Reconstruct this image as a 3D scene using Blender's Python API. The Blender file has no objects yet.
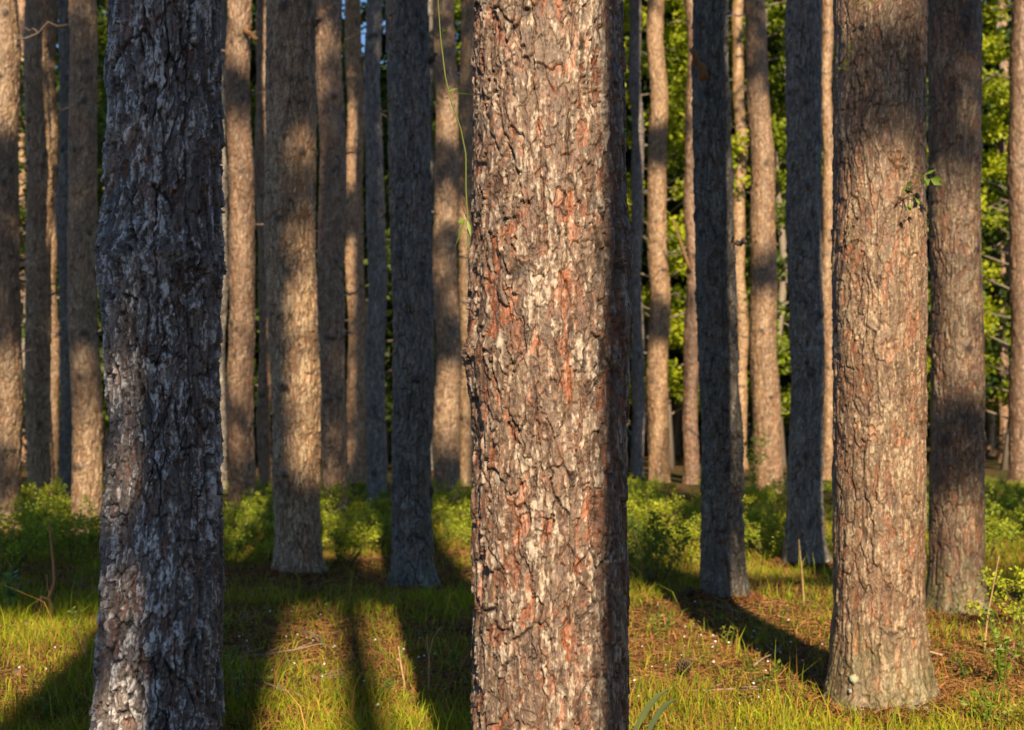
import bpy, math, random
import numpy as np

random.seed(7)
rng = np.random.default_rng(11)
scene = bpy.context.scene
COL = scene.collection
R = math.radians

# ---------------------------------------------------------------- camera numbers
F = 1500.0            # focal length in pixels at 1024 wide
HOR = 410.0           # horizon row
CH = 1.16             # camera height
SUN_EL, SUN_SLOPE = R(31.0), -0.12      # sun stands low behind the camera, a little to the right
TAN_EL = math.tan(SUN_EL)


def wx(px, d):
    return (px - 512.0) / F * d


def wz(py, d):
    return CH + (HOR - py) / F * d


# ---------------------------------------------------------------- mesh helpers
def make_mesh(name, V, F4=None, F3=None, col=None, mats=(), fmat=None, smooth=False):
    V = np.asarray(V, np.float32)
    me = bpy.data.meshes.new(name)
    q = np.zeros((0, 4), np.int32) if F4 is None else np.asarray(F4, np.int32).reshape(-1, 4)
    t = np.zeros((0, 3), np.int32) if F3 is None else np.asarray(F3, np.int32).reshape(-1, 3)
    me.vertices.add(len(V))
    me.vertices.foreach_set('co', V.ravel())
    nl = q.size + t.size
    me.loops.add(nl)
    me.loops.foreach_set('vertex_index', np.concatenate([q.ravel(), t.ravel()]).astype(np.int32))
    me.polygons.add(len(q) + len(t))
    st = np.concatenate([np.arange(len(q)) * 4, q.size + np.arange(len(t)) * 3]).astype(np.int32)
    me.polygons.foreach_set('loop_start', st)
    if smooth:
        me.polygons.foreach_set('use_smooth', np.ones(len(st), bool))
    for m in mats:
        me.materials.append(m)
    if fmat is not None:
        me.polygons.foreach_set('material_index', np.asarray(fmat, np.int32))
    me.update(calc_edges=True)
    if col is not None:
        a = me.color_attributes.new('tint', 'FLOAT_COLOR', 'POINT')
        c = np.ones((len(V), 4), np.float32)
        c[:, :3] = col
        a.data.foreach_set('color', c.ravel())
    return me


def link(name, me, parent=None, loc=(0, 0, 0)):
    o = bpy.data.objects.new(name, me)
    o.location = loc
    COL.objects.link(o)
    if parent is not None:
        o.parent = parent
    return o


def thing(name, label, cat, loc=(0, 0, 0), group=None, rz=0.0):
    o = bpy.data.objects.new(name, None)
    o.empty_display_size = 0.1
    o.location = loc
    o.rotation_euler = (0, 0, rz)
    COL.objects.link(o)
    tag(o, label, cat, group)
    return o


def tag(o, label, cat, group=None):
    o['label'] = label
    o['category'] = cat
    if group:
        o['group'] = group
    return o


class Geo:
    """gathers vertices, faces and tints of one mesh"""

    def __init__(self):
        self.V, self.Q, self.T, self.C, self.n = [], [], [], [], 0

    def add(self, V, Q=None, T=None, c=(1, 1, 1)):
        V = np.asarray(V, float).reshape(-1, 3)
        if Q is not None and len(Q):
            self.Q.append(np.asarray(Q).reshape(-1, 4) + self.n)
        if T is not None and len(T):
            self.T.append(np.asarray(T).reshape(-1, 3) + self.n)
        c = np.asarray(c, float)
        if c.ndim == 1:
            c = np.tile(c, (len(V), 1))
        self.V.append(V)
        self.C.append(c)
        self.n += len(V)

    def tube(self, P, r, c=(1, 1, 1), k=6):
        P = np.asarray(P, float)
        n = len(P)
        r = np.broadcast_to(np.asarray(r, float), (n,))
        T = np.gradient(P, axis=0)
        T /= np.linalg.norm(T, axis=1)[:, None] + 1e-9
        up = np.array([0.31, 0.2, 0.93])
        if abs(np.dot(T[0], up)) > 0.9:
            up = np.array([0.9, 0.3, 0.1])
        A = np.cross(T, up)
        A /= np.linalg.norm(A, axis=1)[:, None]
        B = np.cross(T, A)
        th = np.arange(k) * 2 * math.pi / k
        ring = P[:, None, :] + r[:, None, None] * (A[:, None, :] * np.cos(th)[None, :, None] + B[:, None, :] * np.sin(th)[None, :, None])
        V = ring.reshape(-1, 3)
        i = np.arange(n - 1)[:, None] * k
        j = np.arange(k)[None, :]
        j2 = (j + 1) % k
        Q = np.stack([i + j, i + j2, i + k + j2, i + k + j], -1).reshape(-1, 4)
        V = np.vstack([V, P[:1], P[-1:]])
        e0, e1 = n * k, n * k + 1
        jj = np.arange(k)
        T0 = np.stack([np.full(k, e0), (jj + 1) % k, jj], -1)
        T1 = np.stack([np.full(k, e1), (n - 1) * k + jj, (n - 1) * k + (jj + 1) % k], -1)
        self.add(V, Q, np.vstack([T0, T1]), c)

    def mesh(self, name, mats, smooth=False):
        return make_mesh(name, np.vstack(self.V),
                         np.vstack(self.Q) if self.Q else None,
                         np.vstack(self.T) if self.T else None,
                         np.vstack(self.C), mats, smooth=smooth)


# ---------------------------------------------------------------- materials
def new_mat(name):
    m = bpy.data.materials.new(name)
    m.use_nodes = True
    nt = m.node_tree
    b = nt.nodes['Principled BSDF']
    return m, nt, b


def tint_mat(name, rough=0.7, spec=0.3, trans=0.0, noise=0.25, nscale=40.0, bump=0.0, bscale=300.0, tcol=None):
    """colour from the per-vertex tint, varied with noise; optional light coming through thin leaves"""
    m, nt, b = new_mat(name)
    N, L = nt.nodes, nt.links
    at = N.new('ShaderNodeAttribute')
    at.attribute_name = 'tint'
    tc = N.new('ShaderNodeTexCoord')
    nz = N.new('ShaderNodeTexNoise')
    nz.inputs['Scale'].default_value = nscale
    nz.inputs['Detail'].default_value = 4
    L.new(tc.outputs['Object'], nz.inputs['Vector'])
    mr = N.new('ShaderNodeMapRange')
    mr.inputs[1].default_value, mr.inputs[2].default_value = 0.25, 0.75
    mr.inputs[3].default_value, mr.inputs[4].default_value = 1 - noise, 1 + noise
    L.new(nz.outputs['Fac'], mr.inputs[0])
    mx = N.new('ShaderNodeVectorMath')
    mx.operation = 'SCALE'
    L.new(at.outputs['Color'], mx.inputs[0])
    L.new(mr.outputs[0], mx.inputs['Scale'])
    L.new(mx.outputs[0], b.inputs['Base Color'])
    b.inputs['Roughness'].default_value = rough
    b.inputs['Specular IOR Level'].default_value = spec
    if bump > 0:
        n2 = N.new('ShaderNodeTexNoise')
        n2.inputs['Scale'].default_value = bscale
        n2.inputs['Detail'].default_value = 6
        mp = N.new('ShaderNodeMapping')
        mp.inputs['Scale'].default_value = (1, 1, 0.4)
        L.new(tc.outputs['Object'], mp.inputs['Vector'])
        L.new(mp.outputs[0], n2.inputs['Vector'])
        bp = N.new('ShaderNodeBump')
        bp.inputs['Strength'].default_value = bump
        bp.inputs['Distance'].default_value = 0.004
        L.new(n2.outputs['Fac'], bp.inputs['Height'])
        L.new(bp.outputs[0], b.inputs['Normal'])
    if trans > 0:
        tr = N.new('ShaderNodeBsdfTranslucent')
        sc = N.new('ShaderNodeVectorMath')
        sc.operation = 'MULTIPLY'
        sc.inputs[1].default_value = tcol or (1.3, 1.5, 0.5)
        L.new(mx.outputs[0], sc.inputs[0])
        L.new(sc.outputs[0], tr.inputs['Color'])
        ms = N.new('ShaderNodeMixShader')
        ms.inputs[0].default_value = trans
        L.new(b.outputs[0], ms.inputs[1])
        L.new(tr.outputs[0], ms.inputs[2])
        L.new(ms.outputs[0], N['Material Output'].inputs['Surface'])
    return m


M_BARK = tint_mat('pine_bark', rough=0.5, spec=0.5, noise=0.18, nscale=120, bump=0.55, bscale=420)
M_DEAD = tint_mat('dead_wood', rough=0.8, noise=0.3, nscale=60, bump=0.4)
M_NEEDLE = tint_mat('pine_needle_green', rough=0.55, spec=0.35, trans=0.15, noise=0.25, nscale=3)
M_LEAF = tint_mat('broad_leaf', rough=0.5, spec=0.35, trans=0.42, noise=0.3, nscale=2)
M_SHRUB = tint_mat('shrub_leaf', rough=0.5, spec=0.35, trans=0.3, noise=0.3, nscale=4)
M_GRASS = tint_mat('grass_blade', rough=0.6, spec=0.25, trans=0.3, noise=0.3, nscale=2.5)
M_STRAW = tint_mat('pine_straw', rough=0.75, spec=0.2, noise=0.3, nscale=3)
M_PETAL = tint_mat('white_petal', rough=0.6, spec=0.3, trans=0.25, noise=0.05, tcol=(1, 1, 1))


# ---------------------------------------------------------------- periodic noises for the bark
def h01(i, j, seed):
    i = np.asarray(i).astype(np.int64).astype(np.uint32)
    j = np.asarray(j).astype(np.int64).astype(np.uint32)
    x = i * np.uint32(374761393) + j * np.uint32(668265263) + np.uint32((seed * 2246822519) & 0xffffffff)
    x = (x ^ (x >> np.uint32(13))) * np.uint32(1274126177)
    x = (x ^ (x >> np.uint32(16))) * np.uint32(2654435761)
    x = x ^ (x >> np.uint32(15))
    return x.astype(np.float64) / 4294967296.0


def vnoise(u, v, nu, seed):
    iu, iv = np.floor(u), np.floor(v)
    fu, fv = u - iu, v - iv
    fu, fv = fu * fu * (3 - 2 * fu), fv * fv * (3 - 2 * fv)
    a, b = np.mod(iu, nu), np.mod(iu + 1, nu)
    return ((h01(a, iv, seed) * (1 - fu) + h01(b, iv, seed) * fu) * (1 - fv)
            + (h01(a, iv + 1, seed) * (1 - fu) + h01(b, iv + 1, seed) * fu) * fv)


def fbm(u, v, circ, su, sv, seed, octv=4):
    """fractal noise in -1..1; su, sv are the feature sizes in metres, periodic round the trunk"""
    s, a, tot = 0.0, 1.0, 0.0
    for k in range(octv):
        nu = max(2, int(round(circ / su)))
        s = s + a * (vnoise(u / circ * nu, v / sv + 17.3 * k, nu, seed + k) - 0.5) * 2
        tot += a
        a *= 0.55
        su *= 0.5
        sv *= 0.5
    return s / tot


def voro(u, v, circ, cw, ch, seed, p=2.5, jit=0.92):
    nu = max(3, int(round(circ / cw)))
    U, W = u / circ * nu, v / ch
    iu, iv = np.floor(U), np.floor(W)
    f1 = np.full(U.shape, 9.0)
    f2 = np.full(U.shape, 9.0)
    ci = np.zeros(U.shape)
    cj = np.zeros(U.shape)
    dx = np.zeros(U.shape)
    dy = np.zeros(U.shape)
    for a in (-1, 0, 1):
        for b in (-1, 0, 1):
            gi, gj = np.mod(iu + a, nu), iv + b
            px = iu + a + 0.5 + (h01(gi, gj, seed) - 0.5) * jit
            py = iv + b + 0.5 + (h01(gi, gj, seed + 91) - 0.5) * jit
            ex, ey = U - px, W - py
            dd = (np.abs(ex) ** p + np.abs(ey) ** p) ** (1 / p)
            near = dd < f1
            f2 = np.where(near, f1, np.minimum(f2, dd))
            f1 = np.where(near, dd, f1)
            ci = np.where(near, gi, ci)
            cj = np.where(near, gj, cj)
            dx = np.where(near, ex, dx)
            dy = np.where(near, ey, dy)
    return f1, f2, ci, cj, dx, dy


def sstep(a, b, x):
    t = np.clip((x - a) / (b - a), 0, 1)
    return t * t * (3 - 2 * t)


def mix(a, b, t):
    t = t[..., None]
    return np.asarray(a) * (1 - t) + np.asarray(b) * t


STY = {
    # plate tones, rust and pale amounts, depth of relief
    'warm': dict(brown=(0.10, 0.058, 0.037), tan=(0.215, 0.147, 0.098), pale=(0.50, 0.425, 0.335), rust=(0.26, 0.076, 0.026), fis_shade=(0.028, 0.016, 0.012), rw=0.6, pw=0.56, amp=1.0),
    'grey': dict(brown=(0.105, 0.082, 0.072), tan=(0.27, 0.235, 0.215), pale=(0.64, 0.61, 0.60), rust=(0.22, 0.07, 0.03), fis_shade=(0.016, 0.012, 0.011), rw=0.42, pw=0.8, amp=1.6, st=0.45, fw=0.35),  # silver bark, its pale tone raised to stand for glints of sky light
    'tan': dict(brown=(0.125, 0.074, 0.042), tan=(0.225, 0.153, 0.09), pale=(0.43, 0.335, 0.215), rust=(0.34, 0.09, 0.026), fis_shade=(0.06, 0.030, 0.018), rw=0.38, pw=0.58, amp=0.75),
    'dull': dict(brown=(0.088, 0.076, 0.070), tan=(0.185, 0.167, 0.155), pale=(0.36, 0.335, 0.31), rust=(0.20, 0.08, 0.04), fis_shade=(0.035, 0.026, 0.022), rw=0.3, pw=0.45, amp=1.2),  # darker, cooler tones with shade painted in, for trunks out of the sun
    'far': dict(brown=(0.165, 0.095, 0.052), tan=(0.33, 0.222, 0.138), pale=(0.50, 0.38, 0.255), rust=(0.30, 0.10, 0.036), fis_shade=(0.055, 0.034, 0.024), rw=0.35, pw=0.45, amp=1.1),
}


def bark(u, v, circ, sty, seed, knots=()):
    """relief (m) and colour of plated pine bark at arc length u and height v"""
    s = STY[sty]
    w1 = fbm(u, v, circ, 0.10, 0.22, seed + 1, 4)
    w2 = fbm(u, v, circ, 0.08, 0.12, seed + 7, 4)
    f_ = fbm(u, v, circ, 0.014, 0.022, seed + 13, 4)
    f_b = fbm(u, v, circ, 0.016, 0.018, seed + 19, 4)
    uu = u + 0.034 * w1 + 0.0085 * f_
    vv = v + 0.07 * w2 + 0.013 * f_b
    swirl = np.zeros_like(u)
    for (ku, kv, ks, ka) in knots:
        dd = np.sqrt(((u - ku) / ks) ** 2 + ((v - kv) / ks) ** 2)
        g = np.exp(-dd * dd)
        swirl = swirl + g
        vv = vv + 0.05 * g * (u - ku) / ks
        uu = uu + 0.02 * g * f_
    # broad ridges of plates, not every border is open
    f1, f2, ci, cj, dx, dy = voro(uu, vv, circ, 0.043, 0.165, seed + 31)
    e = f2 - f1
    opened = sstep(-0.35, 0.25, fbm(u, v, circ, 0.10, 0.16, seed + 37, 2))
    plate = 1 - (1 - sstep(0.015, 0.11, e)) * (0.25 + 0.75 * opened)
    r1 = h01(ci, cj, seed + 5)
    # flakes upon the plates, two generations, each a thin scale lifted at its lower end
    g1, g2, bi, bj, bx, by = voro(uu + 0.010 * f_b, vv + 0.012 * f_, circ, 0.022, 0.066, seed + 53, 2.3)
    r2 = h01(bi, bj, seed + 3)
    r2b = h01(bi, bj, seed + 4)
    k1, k2, di, dj, qx, qy = voro(uu + 0.006 * f_, vv + 0.012 * f_b, circ, 0.0095, 0.029, seed + 71, 2.0)
    r3 = h01(di, dj, seed + 6)
    r3b = h01(di, dj, seed + 8)
    e2 = sstep(0.0, 0.09, g2 - g1)
    e3 = sstep(0.0, 0.16, k2 - k1)
    streak = fbm(u, v, circ, 0.007, 0.045, seed + 83, 3)
    grain = fbm(u, v, circ, 0.0055, 0.009, seed + 89, 2)
    furrow = np.abs(fbm(uu, v, circ, 0.075, 0.7, seed + 43, 2))
    a = s['amp']
    h = 0.0095 * a * plate * (0.45 + 0.75 * r1) - 0.008 * a * sstep(0.10, 0.0, furrow)
    h = h + (0.35 + 0.65 * plate) * a * (0.0085 * (r2 - 0.5) - 0.0034 * by * (0.4 + r2b) + 0.0020 * bx * (r2b - 0.5) - 0.0026 * (1 - e2) * opened)
    h = h + a * (0.0026 * (r3 - 0.5) - 0.0016 * qy)
    h = h + 0.0007 * streak + 0.0005 * grain + 0.0008 * f_ + 0.004 * w1
    h = h * (1 + 0.35 * np.clip(swirl, 0, 1))
    # colours: weathered scale faces, redder where a scale has come off, dark brown fissures deepened with painted shade
    zone = fbm(u, v, circ, 0.12, 0.3, seed + 97, 3)
    t = np.clip(0.5 + 0.55 * (r2b - 0.5) + 0.35 * (r1 - 0.5) + 0.35 * zone + 0.55 * (r3b - 0.5) + 0.5 * streak, 0, 1)
    c = mix(s['brown'], s['tan'], t)
    st = s.get('st', 1.0)
    pale = sstep(0.20, 0.62, st * streak + (1 - st) * (0.9 * (r2b - 0.5) + 0.5 * f_b) + 0.5 * grain + 0.55 * (r3 - 0.5) + 0.5 * (r2b - 0.45) + 0.45 * zone) * s['pw']
    c = mix(c, np.broadcast_to(s['pale'], c.shape), pale)
    gone = sstep(0.24, 0.08, r2 - 0.18 * zone + 0.25 * f_ + 0.30 * (r3 - 0.5) - 0.15 * streak) * s['rw']
    gone = np.clip(gone + 0.6 * s['rw'] * sstep(0.72, 0.95, r3b + 0.25 * f_ - 0.2 * streak), 0, 0.9)
    rust = mix(np.asarray(s['rust']) * 0.6, np.asarray(s['rust']) * 1.3, np.clip(0.5 + 0.8 * streak, 0, 1))
    c = mix(c, rust, gone)
    dark = sstep(0.22, 0.60, -grain - 0.4 * streak + 0.5 * (r3b - 0.5)) * 0.55
    fis_shade = (1 - sstep(0.0, 0.15, e + 0.06 * f_)) * np.clip(0.2 + s.get('fw', 0) + 0.7 * opened, 0, 0.95)
    fis_shade = np.maximum(fis_shade, 0.75 * (1 - sstep(0.0, 0.07, g2 - g1)) * sstep(0.3, 0.8, r2))
    c = mix(c, np.broadcast_to(s['fis_shade'], c.shape), np.maximum(fis_shade, dark))
    c = c * (1 + 0.30 * grain + 0.18 * f_)[..., None]
    return h, np.clip(c, 0.012, 0.8)


# ---------------------------------------------------------------- pine trees
def pine_trunk(ctrl, d, sty, seed, H=17.0, fine=1.0, zlo=None, flare=0.22, knots=(), bumps=(), aw=1.0, moss=None):
    """ctrl: (row, left px, right px) samples of the outline at distance d; returns the mesh in local coordinates"""
    ctrl = sorted(ctrl, key=lambda c: -c[0])
    zc = np.array([wz(c[0], d) for c in ctrl])
    xc = np.array([wx((c[1] + c[2]) / 2, d) for c in ctrl])
    rc = np.array([(c[2] - c[1]) / 2 / F * d for c in ctrl])
    x0 = xc[0]
    px = d / F
    ztop = wz(-12, d)
    z0 = -0.12 if zlo is None else zlo
    step = px * 1.15 * fine
    rows = np.arange(z0, ztop, step)
    up = [ztop]
    st = step * 3
    while up[-1] < H:
        up.append(up[-1] + st)
        st = min(st * 1.35, 0.35)
    lowr = [] if zlo is None else list(np.linspace(-0.12, zlo, 14)[:-1])
    z = np.concatenate([lowr, rows, up])
    rm = float(rc.mean())
    n = int(max(40, min(900, 2 * math.pi * rm / (px * 1.05 * fine))))
    s = np.linspace(-1, 1, n + 1)[:-1]
    th = math.pi * (0.62 * s + 0.38 * s ** 3)          # more points on the side the camera sees
    cx = np.interp(z, zc, xc)
    rr = np.interp(z, zc, rc)
    k = np.ones(9) / 9
    if len(z) > 40:
        m = max(9, int(0.10 / step) | 1)
        pad = lambda a: np.concatenate([np.full(m // 2, a[0]), a, np.full(m // 2, a[-1])])
        kk = np.hanning(m + 2)[1:-1]
        kk /= kk.sum()
        cx, rr = np.convolve(pad(cx), kk, 'valid'), np.convolve(pad(rr), kk, 'valid')
    top = z > zc[-1]
    f = np.clip((z - zc[-1]) / (H - zc[-1]), 0, 1)
    lean = (xc[-1] - xc[0]) / max(0.5, zc[-1] - zc[0])
    rr = np.where(top, rc[-1] * (1 - 0.85 * f), rr)
    cx = np.where(top, xc[-1] + np.clip(lean, -0.012, 0.012) * (z - zc[-1]), cx)
    circ = 2 * math.pi * rm
    TH, Z = np.meshgrid(th, z)
    u = (TH + math.pi) * rm
    h, c = bark(u, Z, circ, sty, seed, [((math.pi + a) * rm, b, ks, ka) for (a, b, ks, ka) in knots])
    rad = rr[:, None] + h - np.percentile(h, 80)
    rk = np.random.default_rng(seed + 1000)
    if not knots:                                       # whorls of old branch scars
        zk = 0.4 + 0.6 * rk.random()
        while zk < min(ztop, 9):
            for q in range(rk.integers(1, 4)):
                a_, z_, s_ = rk.uniform(-2.2, 2.2), zk + rk.normal() * 0.05, rk.uniform(0.018, 0.034)
                g_ = np.exp(-(((TH - a_) * rm / s_) ** 2) - ((Z - z_) / s_) ** 2)
                rad = rad + rk.uniform(0.006, 0.016) * g_
                c = mix(c, np.broadcast_to((0.035, 0.024, 0.018), c.shape), np.clip(1.3 * g_, 0, 0.85))
            zk += rk.uniform(0.35, 0.9)
    if d > 8:
        cx = cx + 0.010 * d / 10 * (np.sin(z * rk.uniform(1.2, 2.2) + rk.uniform(0, 6)) + 0.5 * np.sin(z * 3.7 + rk.uniform(0, 6))) * np.clip(z, 0, 1)
    for (a, b, sa, sz, amp) in bumps:                   # swellings and branch scars
        rad = rad + amp * np.exp(-((TH - a) / sa) ** 2 - ((Z - b) / sz) ** 2)
    if flare:
        lob = np.clip(0.45 + 0.75 * np.sin(TH * 4 + seed) * np.cos(TH * 1 + seed * 1.7) + 0.3 * np.sin(TH * 9 + seed), 0, 1.4)
        rad = rad * (1 + flare * np.exp(-np.clip(Z, 0, 9) / (0.05 + 0.07 * lob)) * lob)
    if moss is not None:
        g = sstep(0.45, 0.0, Z + 0.25 * fbm(u, Z, circ, 0.08, 0.1, seed + 5, 3)) * moss
        c = mix(c, np.broadcast_to((0.10, 0.12, 0.035), c.shape), g)
    if d > 8:                                           # every tree its own tone
        c = np.clip(c * rk.uniform(0.72, 1.22) * np.array([rk.uniform(0.98, 1.05), 1, rk.uniform(0.86, 1.0)]), 0.012, 0.8)
    X = cx[:, None] - x0 + rad * np.sin(TH)
    Y = -rad * np.cos(TH)
    V = np.stack([X, Y, Z], -1).reshape(-1, 3)
    nr, nt = TH.shape
    i = (np.arange(nr - 1) * nt)[:, None]
    j = np.arange(nt)[None, :]
    j2 = (j + 1) % nt
    Q = np.stack([i + j, i + j2, i + nt + j2, i + nt + j], -1).reshape(-1, 4)
    return make_mesh('trunk', V, Q, None, c.reshape(-1, 3), (M_BARK,), smooth=d > 7), x0, (cx, rr, z)


def unit(v):
    return v / (np.linalg.norm(v, axis=-1, keepdims=True) + 1e-9)


def needle_cloud(g, centres, radii, per, rs, length=0.25, width=0.042):
    """tufts of long needles round each clump centre"""
    for c, r in zip(centres, radii):
        n = int(per * (r / 0.5) ** 2)
        p = c + unit(rs.normal(size=(n, 3))) * (r * rs.random((n, 1)) ** 0.45) * np.array([1, 1, 0.62])
        k = 9
        dirs = unit(rs.normal(size=(n, k, 3)) + np.array([0, 0, 0.45]) + 0.8 * unit(p - c)[:, None, :])
        side = unit(np.cross(dirs, rs.normal(size=(n, k, 3)))) * width / 2
        L = length * (0.7 + 0.6 * rs.random((n, k, 1)))
        b = p[:, None, :]
        V = np.stack([b + side, b - side, b + dirs * L], 2).reshape(-1, 3)
        T = np.arange(len(V)).reshape(-1, 3)
        tone = rs.random((n, 1, 1, 1))
        base = np.array([0.035, 0.075, 0.016]) * (1 - tone) + np.array([0.085, 0.135, 0.022]) * tone
        C = np.broadcast_to(base, (n, k, 3, 3)).reshape(-1, 3)
        g.add(V, None, T, C)


def crown_mesh(seed, z0=10.0, z1=17.0, nb=34, spread=2.3, per=34, keep=None, cx=0.0, extra=()):
    """limbs leaving the stem with needle clumps at their ends (local coordinates)"""
    rs = np.random.default_rng(seed)
    g = Geo()
    cs, rd = [], []
    for k in range(nb):
        f = (k + rs.random()) / nb
        z = z0 + (z1 - z0) * f
        az = k * 2.4 + rs.random()
        reach = spread * (1 - 0.72 * f) * (0.6 + 0.6 * rs.random()) * (0.75 if f < 0.1 else 1)
        a = np.array([cx, 0, z])
        dirv = np.array([math.cos(az), math.sin(az), 0.18 + 0.3 * rs.random()])
        tip = a + dirv * reach
        for q in (0.6, 1.0):
            c = a + dirv * reach * q + rs.normal(size=3) * 0.16
            r = 0.42 + 0.28 * rs.random()
            if keep is None or keep(c, r):
                cs.append(c)
                rd.append(r)
                mid = a + dirv * reach * 0.4 + np.array([0, 0, 0.1])
                g.tube([a, mid, c], [0.035, 0.02, 0.008], (0.16, 0.11, 0.085), 5)
    for (c, r) in extra:
        c = np.asarray(c, float)
        cs += [c, c + rs.normal(size=3) * 0.05]
        rd += [r, r]
        a = np.array([cx, 0, min(z1 - 0.5, max(z0 - 2, c[2] - 0.5))])
        g.tube([a, (a + c) / 2 + np.array([0, 0, 0.12]), c], [0.04, 0.025, 0.008], (0.16, 0.11, 0.085), 5)
    needle_cloud(g, cs, rd, per, rs)
    return g.mesh('crown', (M_NEEDLE,))


def twig_path(a, dirv, L, rs, droop=0.1, n=6):
    t = np.linspace(0, 1, n)[:, None]
    P = np.asarray(a) + t * np.asarray(dirv) * L
    P[:, 2] -= droop * L * t[:, 0] ** 2
    P[1:] += rs.normal(size=(n - 1, 3)) * L * 0.05
    return P


def sun_plane(p, d):
    """where the sun's ray through p meets the upright plane at distance d"""
    s = d - p[1]
    return p[0] + SUN_SLOPE * s, p[2] - s * TAN_EL * math.sqrt(1 + SUN_SLOPE ** 2)


def to_crown(px, py, d, h):
    """point at height h on the sun's ray through the picture point (px, py) at distance d"""
    x, z = wx(px, d), wz(py, d)
    s = (h - z) / (TAN_EL * math.sqrt(1 + SUN_SLOPE ** 2))
    return np.array([x - SUN_SLOPE * s, d - s, h])


LIT = [  # (distance, x0, x1, z0, z1) upright windows the sun gets through
    (3.7, wx(466, 3.7), wx(596, 3.7), 0.2, 2.3),
    (5.9, wx(832, 5.9), wx(930, 5.9), 0.0, 2.9),
    (5.4, wx(200, 5.4), wx(480, 5.4), -0.1, 0.5),
    (6.4, wx(215, 6.4), wx(480, 6.4), -0.1, 0.5),
    (7.4, wx(225, 7.4), wx(480, 7.4), -0.1, 0.25),
    (5.4, wx(-30, 5.4), wx(95, 5.4), -0.1, 0.5),
    (6.6, wx(-30, 6.6), wx(95, 6.6), -0.1, 0.5),
    (5.8, wx(730, 5.8), wx(840, 5.8), -0.1, 0.5),
    (6.6, wx(660, 6.6), wx(860, 6.6), -0.1, 0.5),
    (7.6, wx(640, 7.6), wx(850, 7.6), -0.1, 0.42),
    (5.6, wx(925, 5.6), wx(1040, 5.6), -0.1, 0.5),
    (10.5, wx(266, 10.5), wx(320, 10.5), wz(460, 10.5), wz(190, 10.5)),
    (11.0, wx(225, 11.0), wx(470, 11.0), 0.12, 0.75),
    (11.0, wx(632, 11.0), wx(700, 11.0), 0.12, 0.75),
    (11.0, wx(740, 11.0), wx(850, 11.0), 0.12, 0.75),
    (11.0, wx(985, 11.0), wx(1040, 11.0), 0.12, 0.75),
    (12.3, wx(225, 12.3), wx(470, 12.3), 0.08, 0.70),
    (12.3, wx(632, 12.3), wx(700, 12.3), 0.08, 0.70),
    (12.3, wx(740, 12.3), wx(850, 12.3), 0.08, 0.70),
    (12.3, wx(985, 12.3), wx(1040, 12.3), 0.08, 0.70),
    (14.0, wx(225, 14.0), wx(470, 14.0), 0.05, 0.60),
    (14.0, wx(632, 14.0), wx(700, 14.0), 0.05, 0.60),
    (14.0, wx(740, 14.0), wx(850, 14.0), 0.05, 0.60),
    (14.0, wx(985, 14.0), wx(1040, 14.0), 0.05, 0.60),
    (21.0, wx(748, 21), wx(782, 21), wz(460, 21), wz(330, 21)),
    (21.0, wx(748, 21), wx(782, 21), wz(240, 21), wz(130, 21)),
    (15.8, wx(226, 15.8), wx(240, 15.8), wz(470, 15.8), wz(140, 15.8)),
    (15.8, wx(226, 15.8), wx(240, 15.8), wz(90, 15.8), wz(50, 15.8)),
    (14.5, wx(316, 14.5), wx(327, 14.5), wz(520, 14.5), wz(60, 14.5)),
    (20.0, wx(256, 20), wx(266, 20), wz(400, 20), wz(0, 20)),
    (24.0, wx(346, 24), wx(366, 24), wz(470, 24), wz(250, 24)),
    (24.0, wx(346, 24), wx(366, 24), wz(190, 24), wz(120, 24)),
    (18.0, wx(368, 18), wx(382, 18), wz(60, 18), wz(10, 18)),
    (19.0, wx(436, 19), wx(452, 19), wz(450, 19), wz(400, 19)),
    (23.0, wx(459, 23), wx(470, 23), wz(470, 23), wz(250, 23)),
    (14.5, wx(0, 14.5), wx(20, 14.5), wz(130, 14.5), wz(50, 14.5)),
    (14.5, wx(0, 14.5), wx(20, 14.5), wz(450, 14.5), wz(400, 14.5)),
    (16.0, wx(26, 16), wx(40, 16), wz(240, 16), wz(150, 16)),
    (16.0, wx(26, 16), wx(40, 16), wz(500, 16), wz(330, 16)),
    (13.6, wx(86, 13.6), wx(100, 13.6), wz(500, 13.6), wz(420, 13.6)),
    (24.0, wx(648, 24), wx(668, 24), wz(470, 24), wz(370, 24)),
    (24.0, wx(648, 24), wx(668, 24), wz(300, 24), wz(210, 24)),
    (24.0, wx(648, 24), wx(668, 24), wz(110, 24), wz(40, 24)),
    (23.5, wx(684, 23.5), wx(699, 23.5), wz(480, 23.5), wz(180, 23.5)),
    (11.2, wx(812, 11.2), wx(823, 11.2), wz(520, 11.2), wz(250, 11.2)),
    (25.0, wx(822, 25), wx(834, 25), wz(450, 25), wz(100, 25)),
    (23.0, wx(1008, 23), wx(1024, 23), wz(160, 23), wz(60, 23)),
    (8.4, wx(930, 8.4), wx(970, 8.4), wz(600, 8.4), wz(300, 8.4)),
    (30.0, wx(625, 30), wx(700, 30), wz(130, 30), wz(-30, 30)),
    (29.0, wx(965, 29), wx(1030, 29), wz(150, 29), wz(-30, 29)),
    (32.0, wx(425, 32), wx(475, 32), wz(150, 32), wz(-30, 32)),
    (33.0, wx(735, 33), wx(800, 33), wz(110, 33), wz(-30, 33)),
]


def clear(p, r):
    for (d, x0, x1, z0, z1) in LIT:
        x, z = sun_plane(p, d)
        if d > p[1] and x0 - r - 0.06 < x < x1 + r + 0.06 and z0 - 0.7 * r - 0.1 < z < z1 + 0.7 * r + 0.1:
            return False
    return True



CROWNS = [crown_mesh(100 + k, nb=24, per=26) for k in range(3)]


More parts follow.
